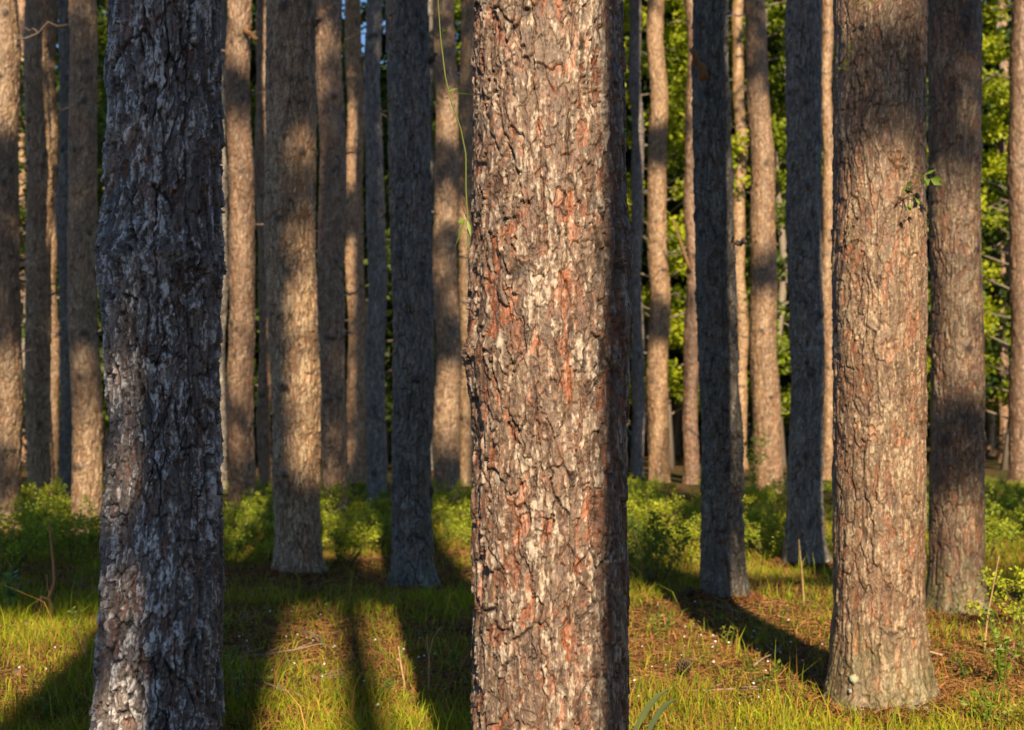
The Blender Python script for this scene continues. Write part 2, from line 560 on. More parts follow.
def dead_branch(tree, prof, d, py, side, L, rise, rad, rs, tone=(0.15, 0.115, 0.095)):
    cx, rr, z = prof
    zz = wz(py, d)
    i = int(np.argmin(abs(z - zz)))
    x = cx[i] - tree['x0']
    dirv = unit(np.array([side, -0.35 + 0.5 * rs.random(), rise]))
    a = np.array([x, 0, zz]) + dirv * np.array([1, 1, 0]) * rr[i] * 0.7
    g = Geo()
    P = twig_path(a, dirv, L + rr[i] * 0.3, rs, 0.15)
    g.tube(P, np.linspace(rad, rad * 0.35, len(P)), tone, 6)
    if L > 0.5:
        q = P[3]
        P2 = twig_path(q, unit(dirv + np.array([0, 0.5, 0.6])), L * 0.4, rs, 0.1)
        g.tube(P2, np.linspace(rad * 0.5, rad * 0.2, len(P2)), tone, 5)
    return link('dead_branch', g.mesh('dead_branch', (M_DEAD,)), tree['o'])


def pine(label, ctrl, d, sty, seed, group=None, crown='own', **kw):
    me, x0, prof = pine_trunk(ctrl, d, sty, seed, **kw)
    o = thing('pine_tree', label, 'pine tree', (x0, d, 0), group)
    link('trunk', me, o)
    if crown:
        tx = float(prof[0][-1] - x0)
        if crown == 'own':
            off = np.array([x0, d, 0])
            link('crown', crown_mesh(seed, nb=13 if d < 12 else 26, per=17 if d < 12 else 22, cx=tx, keep=lambda c, r: clear(c + off, r)), o)
        else:
            c = link('crown', CROWNS[seed % 3], o)
            c.location = (tx, 0, 0)
            c.rotation_euler = (0, 0, seed * 1.1)
    return dict(o=o, x0=x0, prof=prof, d=d)


NEAR = 'big pine trunks close to the camera'
MID = 'pine trunks with their feet showing in the grass'
FAR = 'pine trunks rising behind the shrubs'
rs = np.random.default_rng(5)

t_left = pine('dark silver-grey flaky-barked pine trunk mostly in shade, big and close at the left',
              [(0, 110, 221), (110, 107, 221), (215, 104, 221), (258, 99, 223), (300, 103, 221), (400, 109, 219), (480, 107, 220), (550, 103, 222), (640, 97, 221), (735, 94, 219), (772, 88, 228)],
              4.8, 'grey', 21, NEAR, zlo=0.10, fine=0.92,
              knots=((-0.5, 1.64, 0.09, 1), (0.7, 1.60, 0.08, 1)),
              bumps=((-1.2, 1.64, 0.5, 0.07, 0.006), (0.2, 1.66, 0.7, 0.035, 0.010), (1.1, 1.60, 0.5, 0.05, 0.012), (0.35, 0.95, 0.4, 0.06, 0.010)))
t_mid = pine('thick sunlit pine trunk with rust and silver bark plates nearest in the middle',
             [(0, 474, 623), (150, 472, 625), (230, 471, 628), (300, 470, 629), (350, 467, 630), (410, 470, 629), (450, 472, 628), (600, 473, 627), (735, 472, 629), (880, 462, 640)],
             3.7, 'warm', 43, NEAR, zlo=0.30, fine=0.9,
             knots=((1.15, 1.53, 0.06, 1), (0.35, 1.60, 0.04, 1), (-1.35, 1.30, 0.04, 1)),
             bumps=((1.35, 1.57, 0.35, 0.07, 0.014), (1.25, 1.40, 0.4, 0.05, 0.010), (-1.4, 1.30, 0.3, 0.04, 0.010), (-0.9, 1.31, 0.25, 0.04, 0.006)))
t_right = pine('sunlit tan pine trunk with orange bark scars and a flared foot in the grass',
               [(0, 835, 926), (150, 834, 924), (200, 833, 925), (300, 833, 926), (450, 834, 925), (600, 833, 924), (650, 831, 927), (685, 827, 932), (705, 823, 935)],
               5.9, 'tan', 65, NEAR, fine=0.92, flare=0.16, moss=0.35,
               knots=((0.1, 2.14, 0.05, 1), (-1.2, 2.2, 0.04, 1)),
               bumps=((0.1, 2.14, 0.25, 0.06, 0.008), (-1.3, 2.22, 0.3, 0.05, 0.010), (1.2, 2.1, 0.3, 0.05, 0.006)))

t_295 = pine('stout pine with sun on its upper trunk and a blue shaded foot',
             [(0, 266, 313), (100, 265, 316), (200, 266, 317), (350, 268, 318), (480, 273, 320), (540, 275, 321), (566, 273, 323), (576, 270, 326)], 10.5, 'far', 87, MID)
t_415 = pine('shaded purplish pine trunk with a leaning-out foot, just left of the middle trunk',
             [(0, 387, 430), (150, 388, 430), (350, 391, 432), (500, 392, 432), (560, 392, 434), (587, 389, 440)], 9.83, 'dull', 109, MID)
t_720 = pine('slim dark blue-black pine trunk with a short broken branch stub near the top',
             [(0, 693, 729), (150, 694, 733), (300, 697, 737), (450, 700, 741), (560, 700, 744), (605, 700, 750)], 8.9, 'dull', 131, MID)
t_955 = pine('mottled brown pine trunk just behind the tan trunk with the orange scars',
             [(0, 929, 982), (250, 930, 980), (450, 930, 983), (560, 930, 984), (618, 927, 989)], 8.4, 'tan', 153, MID, moss=0.5)
t_805 = pine('blue shaded pine trunk with one pale sun strip down its right side',
             [(0, 787, 823), (200, 787, 822), (400, 789, 822), (500, 787, 823), (540, 785, 825), (565, 781, 829)], 11.2, 'dull', 175, MID)

far_specs = [
    ('pale sunlit pine trunk cut off by the left edge of the picture', [(0, -12, 17), (250, -11, 20), (530, -9, 22)], 14.5),
    ('pine trunk with a warm sun strip second from the left edge', [(0, 26, 50), (250, 26, 51), (519, 27, 53)], 16.0),
    ('thin far pine seen as a sliver between two trunks at the left', [(0, 45, 57), (480, 47, 59)], 24.0),
    ('narrow shaded pine trunk half hidden behind a wider blue-grey one', [(0, 58, 74), (507, 60, 78)], 18.0),
    ('blue-grey pine trunk with a sunlit lower right side, left of the dark near trunk', [(0, 68, 95), (250, 69, 98), (538, 72, 103)], 13.6),
    ('dim pine trunk peeping out at the right edge of the dark near trunk', [(0, 212, 227), (490, 211, 227)], 22.0),
    ('pine trunk half sunlit half black, split lengthwise by a shadow', [(0, 227, 251), (250, 228, 254), (520, 229, 256)], 15.8),
    ('slender pine trunk lit bright along its left edge, against the stout pine', [(0, 255, 268), (250, 257, 271), (495, 259, 273)], 20.0),
    ('pine trunk close against the right side of the stout pine, its right half in shade', [(0, 317, 343), (250, 318, 345), (530, 321, 347)], 14.5),
    ('far pine with a warm lit lower trunk in the gap before the purplish one', [(0, 345, 361), (250, 346, 365), (482, 347, 367)], 24.0),
    ('blue shaded pine trunk bordering the purplish one on its left', [(0, 365, 381), (250, 366, 385), (506, 367, 388)], 18.0),
    ('dull pine trunk in the gap between the purplish trunk and the middle one', [(0, 435, 456), (250, 434, 459), (500, 434, 461)], 19.0),
    ('far pine showing only a lit sliver beside the left edge of the middle trunk', [(0, 459, 475), (486, 459, 476)], 23.0),
    ('thin dark pine pole next to the right edge of the middle trunk', [(0, 630, 642), (476, 631, 644)], 26.0),
    ('grey-brown far pine standing clear of others, dotted with small knots', [(0, 648, 665), (240, 648, 668), (482, 648, 670)], 24.0),
    ('bright sunlit far pine touching the left edge of the slim dark trunk', [(0, 686, 700), (250, 685, 700), (484, 683, 699)], 23.5),
    ('pale far pine half covered by the slim dark trunk on its right', [(0, 733, 744), (470, 734, 748)], 29.0),
    ('soft brown pine trunk with cloudy sun patches left of the blue shaded one', [(0, 746, 766), (250, 750, 776), (400, 752, 780), (493, 753, 784)], 21.0),
    ('pale thin pine showing between the blue shaded trunk and the tan one', [(0, 821, 833), (480, 822, 836)], 25.0),
    ('brown pine trunk cut off by the right edge of the picture', [(0, 1010, 1036), (485, 1009, 1036)], 23.0),
    ('dim far pine pole behind the right side of the purplish trunk', [(0, 423, 434), (470, 424, 437)], 29.0),
]
far_trees = []
for k, (lab, ctrl, d) in enumerate(far_specs):
    t = pine(lab, ctrl, d, 'dull' if k in (3, 5, 10, 13, 20) else 'far', 200 + 22 * k, FAR, flare=0.15)
    far_trees.append(t)
    for q in range(rs.integers(3, 6)):
        sd = rs.choice([-1, 1])
        dead_branch(t, t['prof'], d, rs.uniform(10, 400), sd, rs.uniform(0.12, 0.7), rs.uniform(-0.2, 0.5), 0.007 + 0.008 * rs.random(), rs)
# deeper poles closing the gaps
for k, (px, w, d) in enumerate([(22, 11, 31), (112, 14, 33), (246, 10, 36), (399, 9, 33), (480, 10, 34), (640, 9, 40), (676, 9, 38), (710, 12, 33), (772, 9, 37), (798, 10, 34), (845, 10, 34), (935, 10, 31), (990, 8, 38), (1003, 10, 33)]):
    yb = HOR + CH * F / d
    pine('thin far pine pole lost in the dim greenery between nearer trunks', [(0, px - w / 2, px + w / 2 - 1), (yb, px - w / 2 - 0.5, px + w / 2 + 0.5)], d, 'far', 700 + 22 * k, 'thin far pine poles deep in the wood', crown='own', flare=0.1)

# branch stubs and scars that can be made out
def stub(tree, d, p0, p1, r0, r1, tone, name='branch_stub', dy=-0.1):
    g = Geo()
    o = np.array([tree['x0'], 0, 0])
    a = np.array([wx(p0[0], d), dy * 0.3, wz(p0[1], d)]) - o
    b = np.array([wx(p1[0], d), dy, wz(p1[1], d)]) - o
    P = np.linspace(a, b, 6)
    P[1:5] += np.random.default_rng(int(p0[0])).normal(size=(4, 3)) * 0.006
    g.tube(P, np.linspace(r0, r1, 6), tone, 8)
    return link(name, g.mesh(name, (M_DEAD,)), tree['o'])


stub(t_720, 8.9, (704, 82), (687, 58), 0.035, 0.015, (0.24, 0.14, 0.07), dy=-0.22)
stub(t_720, 8.9, (736, 245), (745, 243), 0.02, 0.012, (0.10, 0.08, 0.07), dy=-0.05)
stub(t_295, 10.5, (312, 28), (322, 22), 0.02, 0.012, (0.14, 0.10, 0.08), dy=-0.05)
stub(far_trees[6], 15.8, (246, 32), (262, 46), 0.03, 0.02, (0.30, 0.15, 0.06), dy=-0.3)
stub(far_trees[15], 23.5, (690, 272), (671, 222), 0.026, 0.012, (0.24, 0.14, 0.07), 'broken_branch', dy=-0.3)
stub(t_415, 9.83, (430, 62), (437, 55), 0.02, 0.01, (0.12, 0.09, 0.08), dy=-0.03)

# ---------------------------------------------------------------- the wood behind the camera, which throws the shade
SHADE = []  # (px, row, distance, radius): patches that lie in the shade of branches


def shade_line(d, pts, r, n):
    for k in range(n):
        f = k / max(1, n - 1)
        px = np.interp(f, np.linspace(0, 1, len(pts)), [p[0] for p in pts])
        py = np.interp(f, np.linspace(0, 1, len(pts)), [p[1] for p in pts])
        SHADE.append((px, py, d, r))


shade_line(4.8, [(122, -20), (122, 330)], 0.28, 8)
shade_line(4.8, [(112, 380), (112, 690)], 0.15, 6)
shade_line(9.83, [(408, -10), (408, 300)], 0.42, 5)
shade_line(9.2, [(225, 606), (470, 606)], 0.27, 9)
shade_line(10.4, [(275, 535), (320, 535)], 0.34, 3)
shade_line(10.4, [(285, 575), (315, 575)], 0.3, 2)
shade_line(8.4, [(952, -10), (956, 150)], 0.30, 4)
shade_line(8.9, [(728, -10), (730, 590)], 0.15, 11)
shade_line(11.2, [(795, -10), (795, 230)], 0.30, 4)
shade_line(9.7, [(640, 596), (860, 594)], 0.2, 8)
shade_line(10.5, [(285, 0), (300, 110)], 0.32, 4)
shade_line(10.5, [(10, 575), (95, 575)], 0.4, 3)
shade_line(13.6, [(80, -10), (80, 330)], 0.4, 5)
shade_line(18.0, [(376, 30), (376, 500)], 0.4, 9)
shade_line(14.5, [(338, -10), (338, 520)], 0.16, 12)
shade_line(24.0, [(356, 225), (356, 225)], 0.45, 2)
shade_line(24.0, [(657, 335), (657, 335)], 0.35, 2)
shade_line(24.0, [(657, 160), (657, 160)], 0.35, 2)
shade_line(21.0, [(764, 0), (764, 80)], 0.4, 3)
shade_line(21.0, [(764, 285), (764, 285)], 0.3, 2)
shade_line(14.5, [(5, 200), (5, 340)], 0.4, 4)
shade_line(19.0, [(446, -10), (446, 360)], 0.36, 5)
shade_line(15.8, [(232, 112), (240, 112)], 0.28, 2)
shade_line(10.5, [(280, 215), (300, 225)], 0.2, 2)
shade_line(13.6, [(80, 330), (85, 400)], 0.3, 2)
shade_line(16.0, [(38, 280), (38, 290)], 0.3, 2)
shade_line(11.2, [(822, 0), (822, 220)], 0.25, 4)
shade_line(8.4, [(950, 445), (980, 465)], 0.13, 3)
shade_line(16.0, [(38, 20), (38, 110)], 0.3, 3)

BEHIND = 'pine trees standing behind the viewer'
BL = 'pine tree standing behind the viewer, throwing its shade forward'


def plain_ctrl(D):
    return D


def behind_tree(x, y, D, seed, z0=9.5, H=17.0, keep=None, extra=(), nb=20):
    g = Geo()
    zz = np.array([-0.1, 0.05, 0.3, 1.5, 5, 10, 14, H])
    rr = D / 2 * np.array([1.35, 1.2, 1.05, 1.0, 0.92, 0.78, 0.55, 0.15])
    rs_ = np.random.default_rng(seed)
    P = np.stack([rs_.normal(size=8) * 0.02, rs_.normal(size=8) * 0.02, zz], -1)
    P[:5, :2] = 0
    g.tube(P, rr, (0.24, 0.18, 0.14), 14)
    o = thing('pine_tree', BL, 'pine tree', (x, y, 0), BEHIND)
    link('trunk', g.mesh('trunk', (M_BARK,), smooth=True), o)
    off = np.array([x, y, 0])
    kf = (lambda c, r: clear(c + off, r * 0.9)) if keep is None else keep
    link('crown', crown_mesh(seed, z0, H, nb=nb, per=34, keep=kf, extra=[(np.asarray(c) - off, r) for c, r in extra]), o)
    return o


def on_strip(x_at, d, y):
    return x_at - SUN_SLOPE * (d - y)


casters = [
    (on_strip(-1.03, 4.8, -3.0), -3.0, 0.31),      # shades the dark near trunk
    (on_strip(-0.60, 6.1, -6.5), -6.5, 0.19),      # thin strip on the grass
    (on_strip(-1.93, 6.4, -6.5), -6.5, 0.16),      # strip at the left
    (on_strip(0.345, 3.7, -2.6), -2.6, 0.34),      # right rim of the middle trunk
    (on_strip(-2.76, 15.8, -8.0), -8.0, 0.34),     # right half of the split-lit trunk
]
anchors = [(-1.4, -10), (0.5, -13), (5.8, -12.5), (0.2, -17), (0.62, -8), (5.3, -8)]
extra = {k: [] for k in range(len(anchors))}  # needle clumps added to these crowns so the listed patches fall in shade
rs2 = np.random.default_rng(77)
for (px, py, d, r) in SHADE:
    best = None
    for h in np.linspace(8.0, 14.5, 14):
        p = to_crown(px, py, d, h)
        for k, (ax, ay) in enumerate(anchors):
            dist = math.hypot(p[0] - ax, p[1] - ay) + 0.25 * rs2.random()
            if best is None or dist < best[0]:
                best = (dist, k, p)
    extra[best[1]].append((best[2], r))
for k, (x, y, D) in enumerate(casters):
    behind_tree(x, y, D, 300 + k)
for k, (x, y) in enumerate(anchors):
    behind_tree(x, y, 0.30, 330 + k, extra=extra[k])
nb_ = 0
tries = 0
while nb_ < 6 and tries < 3000:
    tries += 1
    x, y = rs2.uniform(-9, 13), rs2.uniform(-26, 8)
    if y > -2 and abs(x) < 2.6 + max(0, y) * 0.42:
        continue
    bad = False
    for (d, x0, x1, z0, z1) in LIT[:12]:
        xx = x + SUN_SLOPE * (d - y)
        if x0 - 0.25 < xx < x1 + 0.25:
            bad = True
    if -2.9 < x + SUN_SLOPE * (7 - y) < 3.1:
        bad = True
    if bad:
        continue
    behind_tree(x, y, 0.32, 360 + nb_)
    nb_ += 1

# ---------------------------------------------------------------- ground
def ground_h(x, y):
    x, y = np.asarray(x, float), np.asarray(y, float)
    near = np.exp(-((x / 9) ** 2 + ((y - 8) / 12) ** 2))
    return near * (0.018 * np.sin(x * 1.7 + 0.6 * y) + 0.014 * np.sin(y * 2.3 - x * 0.8) + 0.008 * np.sin(4.1 * x + 3.3 * y))


gx = np.concatenate([np.linspace(-300, -16, 14), np.linspace(-15, 15, 121), np.linspace(16, 300, 14)])
gy = np.concatenate([np.linspace(-150, -6, 10), np.linspace(-5, 28, 133), np.linspace(30, 400, 16)])
GX, GY = np.meshgrid(gx, gy)
V = np.stack([GX, GY, ground_h(GX, GY)], -1).reshape(-1, 3)
i = (np.arange(len(gy) - 1) * len(gx))[:, None]
j = np.arange(len(gx) - 1)[None, :]
Q = np.stack([i + j, i + j + 1, i + len(gx) + j + 1, i + len(gx) + j], -1).reshape(-1, 4)
m, nt, b = new_mat('forest_floor')
N, L = nt.nodes, nt.links
tc = N.new('ShaderNodeTexCoord')
n1 = N.new('ShaderNodeTexNoise'); n1.inputs['Scale'].default_value = 1.1; n1.inputs['Detail'].default_value = 6
n2 = N.new('ShaderNodeTexNoise'); n2.inputs['Scale'].default_value = 38; n2.inputs['Detail'].default_value = 8
n3 = N.new('ShaderNodeTexNoise'); n3.inputs['Scale'].default_value = 160; n3.inputs['Detail'].default_value = 4
for n_ in (n1, n2, n3):
    L.new(tc.outputs['Object'], n_.inputs['Vector'])
r1 = N.new('ShaderNodeValToRGB')
r1.color_ramp.elements[0].position, r1.color_ramp.elements[1].position = 0.3, 0.72
r1.color_ramp.elements[0].color = (0.055, 0.034, 0.018, 1)
r1.color_ramp.elements[1].color = (0.21, 0.105, 0.042, 1)
L.new(n2.outputs['Fac'], r1.inputs[0])
r2 = N.new('ShaderNodeValToRGB')
r2.color_ramp.elements[0].color = (0.03, 0.045, 0.012, 1)
r2.color_ramp.elements[1].color = (0.085, 0.095, 0.02, 1)
L.new(n2.outputs['Fac'], r2.inputs[0])
r3 = N.new('ShaderNodeValToRGB')
r3.color_ramp.elements[0].position, r3.color_ramp.elements[1].position = 0.44, 0.6
L.new(n1.outputs['Fac'], r3.inputs[0])
mxc = N.new('ShaderNodeMix'); mxc.data_type = 'RGBA'
L.new(r3.outputs[0], mxc.inputs[0])
L.new(r1.outputs[0], mxc.inputs[6]); L.new(r2.outputs[0], mxc.inputs[7])
L.new(mxc.outputs[2], b.inputs['Base Color'])
b.inputs['Roughness'].default_value = 0.9
b.inputs['Specular IOR Level'].default_value = 0.15
bp = N.new('ShaderNodeBump'); bp.inputs['Strength'].default_value = 0.8; bp.inputs['Distance'].default_value = 0.02
L.new(n3.outputs['Fac'], bp.inputs['Height']); L.new(bp.outputs[0], b.inputs['Normal'])
gr = link('ground', make_mesh('ground', V, Q, None, None, (m,), smooth=True))
gr['kind'] = 'structure'

# ---------------------------------------------------------------- grass and pine straw
def noise2(x, y, s, seed, octv=3):
    o, a, t = 0, 1.0, 0
    for k in range(octv):
        o = o + a * vnoise(x / s + 500, y / s + 500, 100000, seed + k)
        t += a
        a *= 0.5
        s *= 0.5
    return o / t


TR = [(t['x0'], t['d'], float(t['prof'][1][0]) * 1.06) for t in (t_left, t_mid, t_right, t_295, t_415, t_720, t_955, t_805)]


def scatter(n, d0, d1, margin, rs_):
    """points on the ground within the widened view, denser near the camera"""
    d = d0 * (d1 / d0) ** rs_.random(n)
    x = (rs_.random(n) - 0.5) * 2 * (d * 0.345 + margin)
    ok = np.ones(n, bool)
    for (tx, ty, tr) in TR:
        ok &= (x - tx) ** 2 + (d - ty) ** 2 > tr ** 2
    return x[ok], d[ok]


def blades(x, y, h, w, lean, col, rs_):
    n = len(x)
    z = ground_h(x, y)
    az = rs_.random(n) * 2 * math.pi
    b = np.stack([x, y, z - 0.005], -1)
    ld = np.stack([np.cos(az), np.sin(az), np.zeros(n)], -1) * (lean * h)[:, None]
    fa = rs_.random(n) * 2 * math.pi
    sd = np.stack([np.cos(fa), np.sin(fa), np.zeros(n)], -1) * (w / 2)[:, None]
    up = np.array([0, 0, 1.0])
    m1 = b + ld * 0.3 + up * (h * 0.55)[:, None]
    tip = b + ld + up * (h * np.clip(1 - 0.25 * lean, 0.3, 1))[:, None]
    V = np.stack([b - sd, b + sd, m1 + sd * 0.8, m1 - sd * 0.8, tip], 1)
    k = np.arange(n)[:, None] * 5
    Qs = k + np.array([[0, 1, 2, 3]])
    Ts = k + np.array([[3, 2, 4]])
    C = np.repeat(col, 5, axis=0)
    return V.reshape(-1, 3), Qs, Ts, C


rg = np.random.default_rng(3)
g = Geo()
x, y = scatter(300000, 4.6, 19.0, 0.8, rg)
grn = noise2(x, y, 1.3, 41)
fine_n = noise2(x, y, 0.30, 57)
keep = rg.random(len(x)) < np.clip(0.26 + 2.6 * (grn - 0.38) + 0.9 * (fine_n - 0.5), 0.16, 1)
x, y, grn, fine_n = x[keep], y[keep], grn[keep], fine_n[keep]
n = len(x)
h = (0.035 + 0.075 * rg.random(n) ** 1.8) * (0.6 + 0.9 * fine_n)
h = h * (0.55 + 0.9 * noise2(x, y, 0.55, 77))
h[rg.random(n) < 0.02] *= 2.4
tone = np.clip(grn * 0.6 + 0.7 * rg.random(n) - 0.1, 0, 1)[:, None]
col = np.array([0.055, 0.115, 0.006]) * (1 - tone) + np.array([0.40, 0.42, 0.016]) * tone
dry = rg.random(n) < np.clip(0.30 - 0.5 * (grn - 0.5), 0.08, 0.6)
col[dry] = np.array([0.42, 0.21, 0.05]) * (0.6 + 0.6 * rg.random((dry.sum(), 1)))
g.add(*blades(x, y, h, 0.0026 + 0.0026 * rg.random(n) + 0.00012 * y, 0.2 + 0.7 * rg.random(n), col, rg))
o = link('grass', g.mesh('grass', (M_GRASS,)))
o['kind'] = 'stuff'

g = Geo()
x, y = scatter(120000, 4.6, 15.0, 0.8, rg)
grn = noise2(x, y, 1.3, 41)
k = rg.random(len(x)) < np.clip(1.45 - 1.8 * grn, 0.1, 1)
x, y = x[k], y[k]
n = len(x)
az = rg.random(n) * 2 * math.pi
L_ = 0.05 + 0.09 * rg.random(n)
dv = np.stack([np.cos(az), np.sin(az), rg.normal(size=n) * 0.22], -1) * (L_ / 2)[:, None]
sd = np.stack([-np.sin(az), np.cos(az), rg.normal(size=n) * 0.8], -1)
sd = unit(sd) * (0.0011 + 0.0007 * rg.random(n) + 0.00006 * y)[:, None]
c0 = np.stack([x, y, ground_h(x, y) + 0.004 + 0.02 * rg.random(n)], -1)
V = np.stack([c0 - dv - sd, c0 + dv - sd, c0 + dv + sd, c0 - dv + sd], 1).reshape(-1, 3)
t = rg.random((n, 1))
col = np.repeat(np.array([0.13, 0.058, 0.022]) * (1 - t) + np.array([0.36, 0.17, 0.06]) * t, 4, axis=0)
g.add(V, np.arange(4 * n).reshape(-1, 4), None, col)
for tx, ty, tr in TR:                                   # needles heaped about the feet of the trunks
    n = 2600
    az0 = rg.random(n) * 2 * math.pi
    ra = tr * (0.95 + 1.1 * rg.random(n) ** 1.6)
    px_, py_ = tx + np.cos(az0) * ra, ty + np.sin(az0) * ra
    lift = 0.05 * np.exp(-((ra - tr) / (0.5 * tr)) ** 2)
    az = rg.random(n) * 2 * math.pi
    L_ = 0.04 + 0.08 * rg.random(n)
    dv = np.stack([np.cos(az), np.sin(az), rg.normal(size=n) * 0.3], -1) * (L_ / 2)[:, None]
    sd = unit(np.stack([-np.sin(az), np.cos(az), rg.normal(size=n) * 0.8], -1)) * (0.0012 + 0.0007 * rg.random(n) + 0.00006 * ty)[:, None]
    c0 = np.stack([px_, py_, ground_h(px_, py_) + 0.004 + lift * rg.random(n)], -1)
    V = np.stack([c0 - dv - sd, c0 + dv - sd, c0 + dv + sd, c0 - dv + sd], 1).reshape(-1, 3)
    t = rg.random((n, 1))
    g.add(V, np.arange(4 * n).reshape(-1, 4), None, np.repeat(np.array([0.13, 0.055, 0.022]) * (1 - t) + np.array([0.36, 0.16, 0.055]) * t, 4, axis=0))
o = link('pine_straw', g.mesh('pine_straw', (M_STRAW,)))
o['kind'] = 'stuff'

g = Geo()
n = 1500
x, y = scatter(n, 4.8, 12.0, 0.6, rg)
near = rg.integers(0, len(TR), n)
for k in range(len(x)):
    if k % 2:
        tx, ty, tr = TR[near[k]]
        a_, r_ = rg.random() * 6.283, tr * (1.05 + 1.3 * rg.random())
        x[k], y[k] = tx + math.cos(a_) * r_, ty + math.sin(a_) * r_
    w_, l_ = rg.uniform(0.006, 0.018), rg.uniform(0.012, 0.035)
    a_ = rg.random() * 6.283
    e1 = np.array([math.cos(a_), math.sin(a_), rg.normal() * 0.25]) * l_
    e2 = np.array([-math.sin(a_), math.cos(a_), rg.normal() * 0.25]) * w_
    c0 = np.array([x[k], y[k], float(ground_h(x[k], y[k])) + 0.012 + 0.012 * rg.random()])
    top = np.array([c0 - e1 * 0.9 - e2 * 0.5, c0 + e1 * 0.2 - e2, c0 + e1, c0 + e1 * 0.1 + e2, c0 - e1 + e2 * 0.6])
    V = np.vstack([top, top - [0, 0, 0.004]])
    j = np.arange(5)
    g.add(V, np.stack([j, j + 5, (j + 1) % 5 + 5, (j + 1) % 5], -1), [[0, 1, 2], [0, 2, 3], [0, 3, 4], [5, 7, 6], [5, 8, 7], [5, 9, 8]],
          np.array([0.17, 0.095, 0.06]) * rg.uniform(0.5, 1.6))
o = link('bark_litter', g.mesh('bark_litter', (M_DEAD,)))
o['kind'] = 'stuff'

# ---------------------------------------------------------------- leafy plants
def leaf_quads(P, dirs, L, W, rs_, fold=0.25):
    """diamond leaves, folded along the midrib"""
    n = len(P)
    side = unit(np.cross(dirs, rs_.normal(size=(n, 3))))
    nor = np.cross(dirs, side)
    L = np.broadcast_to(L, (n,))[:, None]
    W = np.broadcast_to(W, (n,))[:, None]
    a = P
    t = P + dirs * L
    m = P + dirs * L * 0.45 - nor * W * fold
    l = P + dirs * L * 0.5 + side * W / 2
    r = P + dirs * L * 0.5 - side * W / 2
    V = np.stack([a, l, t, m, r], 1).reshape(-1, 3)
    k = np.arange(n)[:, None] * 5
    T = np.concatenate([k + [[0, 3, 1]], k + [[1, 3, 2]], k + [[2, 3, 4]], k + [[4, 3, 0]]])
    return V, T


def shrub_mesh(seed, Hh=0.62, Wd=0.5, nl=1250, leaf=0.042, tone=((0.13, 0.19, 0.010), (0.42, 0.47, 0.03))):
    r_ = np.random.default_rng(seed)
    gs, gl = Geo(), Geo()
    tips = []
    for k in range(16):
        az, sp = r_.random() * 6.28, r_.random() ** 0.6 * Wd
        hh = Hh * (0.55 + 0.5 * r_.random()) * (1 - 0.35 * (sp / Wd) ** 2)
        P = np.array([[0.12 * sp * math.cos(az), 0.12 * sp * math.sin(az), -0.02],
                      [0.5 * sp * math.cos(az), 0.5 * sp * math.sin(az), hh * 0.5],
                      [sp * math.cos(az + 0.2), sp * math.sin(az + 0.2), hh]])
        gs.tube(P, [0.006, 0.004, 0.002], (0.13, 0.085, 0.05), 5)
        tips.append(P)
        for q in range(3):
            f = 0.45 + 0.5 * r_.random()
            c = P[1] * (1 - f) + P[2] * f
            e = c + np.array([r_.normal() * 0.09, r_.normal() * 0.09, 0.04 + 0.09 * r_.random()])
            gs.tube([c, (c + e) / 2, e], [0.003, 0.002, 0.0015], (0.13, 0.09, 0.05), 4)
            tips.append(np.array([c, (c + e) / 2, e]))
    idx = r_.integers(0, len(tips), nl)
    f = r_.random(nl) ** 0.6
    T_ = np.array(tips)[idx]
    p = np.where((f < 0.5)[:, None], T_[:, 0] + (T_[:, 1] - T_[:, 0]) * (2 * f)[:, None], T_[:, 1] + (T_[:, 2] - T_[:, 1]) * (2 * f - 1)[:, None])
    p = p + r_.normal(size=(nl, 3)) * 0.022
    dirs = unit(r_.normal(size=(nl, 3)) + np.array([0, 0, 0.5]))
    V, T = leaf_quads(p, dirs, leaf * (0.6 + 0.7 * r_.random(nl)), leaf * 0.5 * (0.7 + 0.5 * r_.random(nl)), r_)
    t = np.clip(h01(idx, idx * 0, seed) * 0.6 + 0.4 * r_.random(nl), 0, 1)[:, None]
    C = np.repeat(np.asarray(tone[0]) * (1 - t) + np.asarray(tone[1]) * t, 5, axis=0)
    gl.add(V, None, T, C)
    return gs.mesh('stem', (M_DEAD,)), gl.mesh('foliage', (M_SHRUB,))


SHRUBS = [shrub_mesh(11), shrub_mesh(12, 0.55, 0.55, 1250, 0.038, ((0.18, 0.23, 0.010), (0.52, 0.54, 0.03))),
          shrub_mesh(13, 0.75, 0.42, 1100, 0.045, ((0.07, 0.13, 0.014), (0.24, 0.34, 0.03))),
          shrub_mesh(14, 0.45, 0.6, 1200, 0.038)]


def plant_shrub(x, y, s, kind, label, group, rz):
    o = thing('shrub', label, 'shrub', (x, y, float(ground_h(x, y))), group, rz)
    o.scale = (s, s, s * random.uniform(0.85, 1.1))
    st, fo = SHRUBS[kind]
    link('stem', st, o)
    link('foliage', fo, o)
    return o


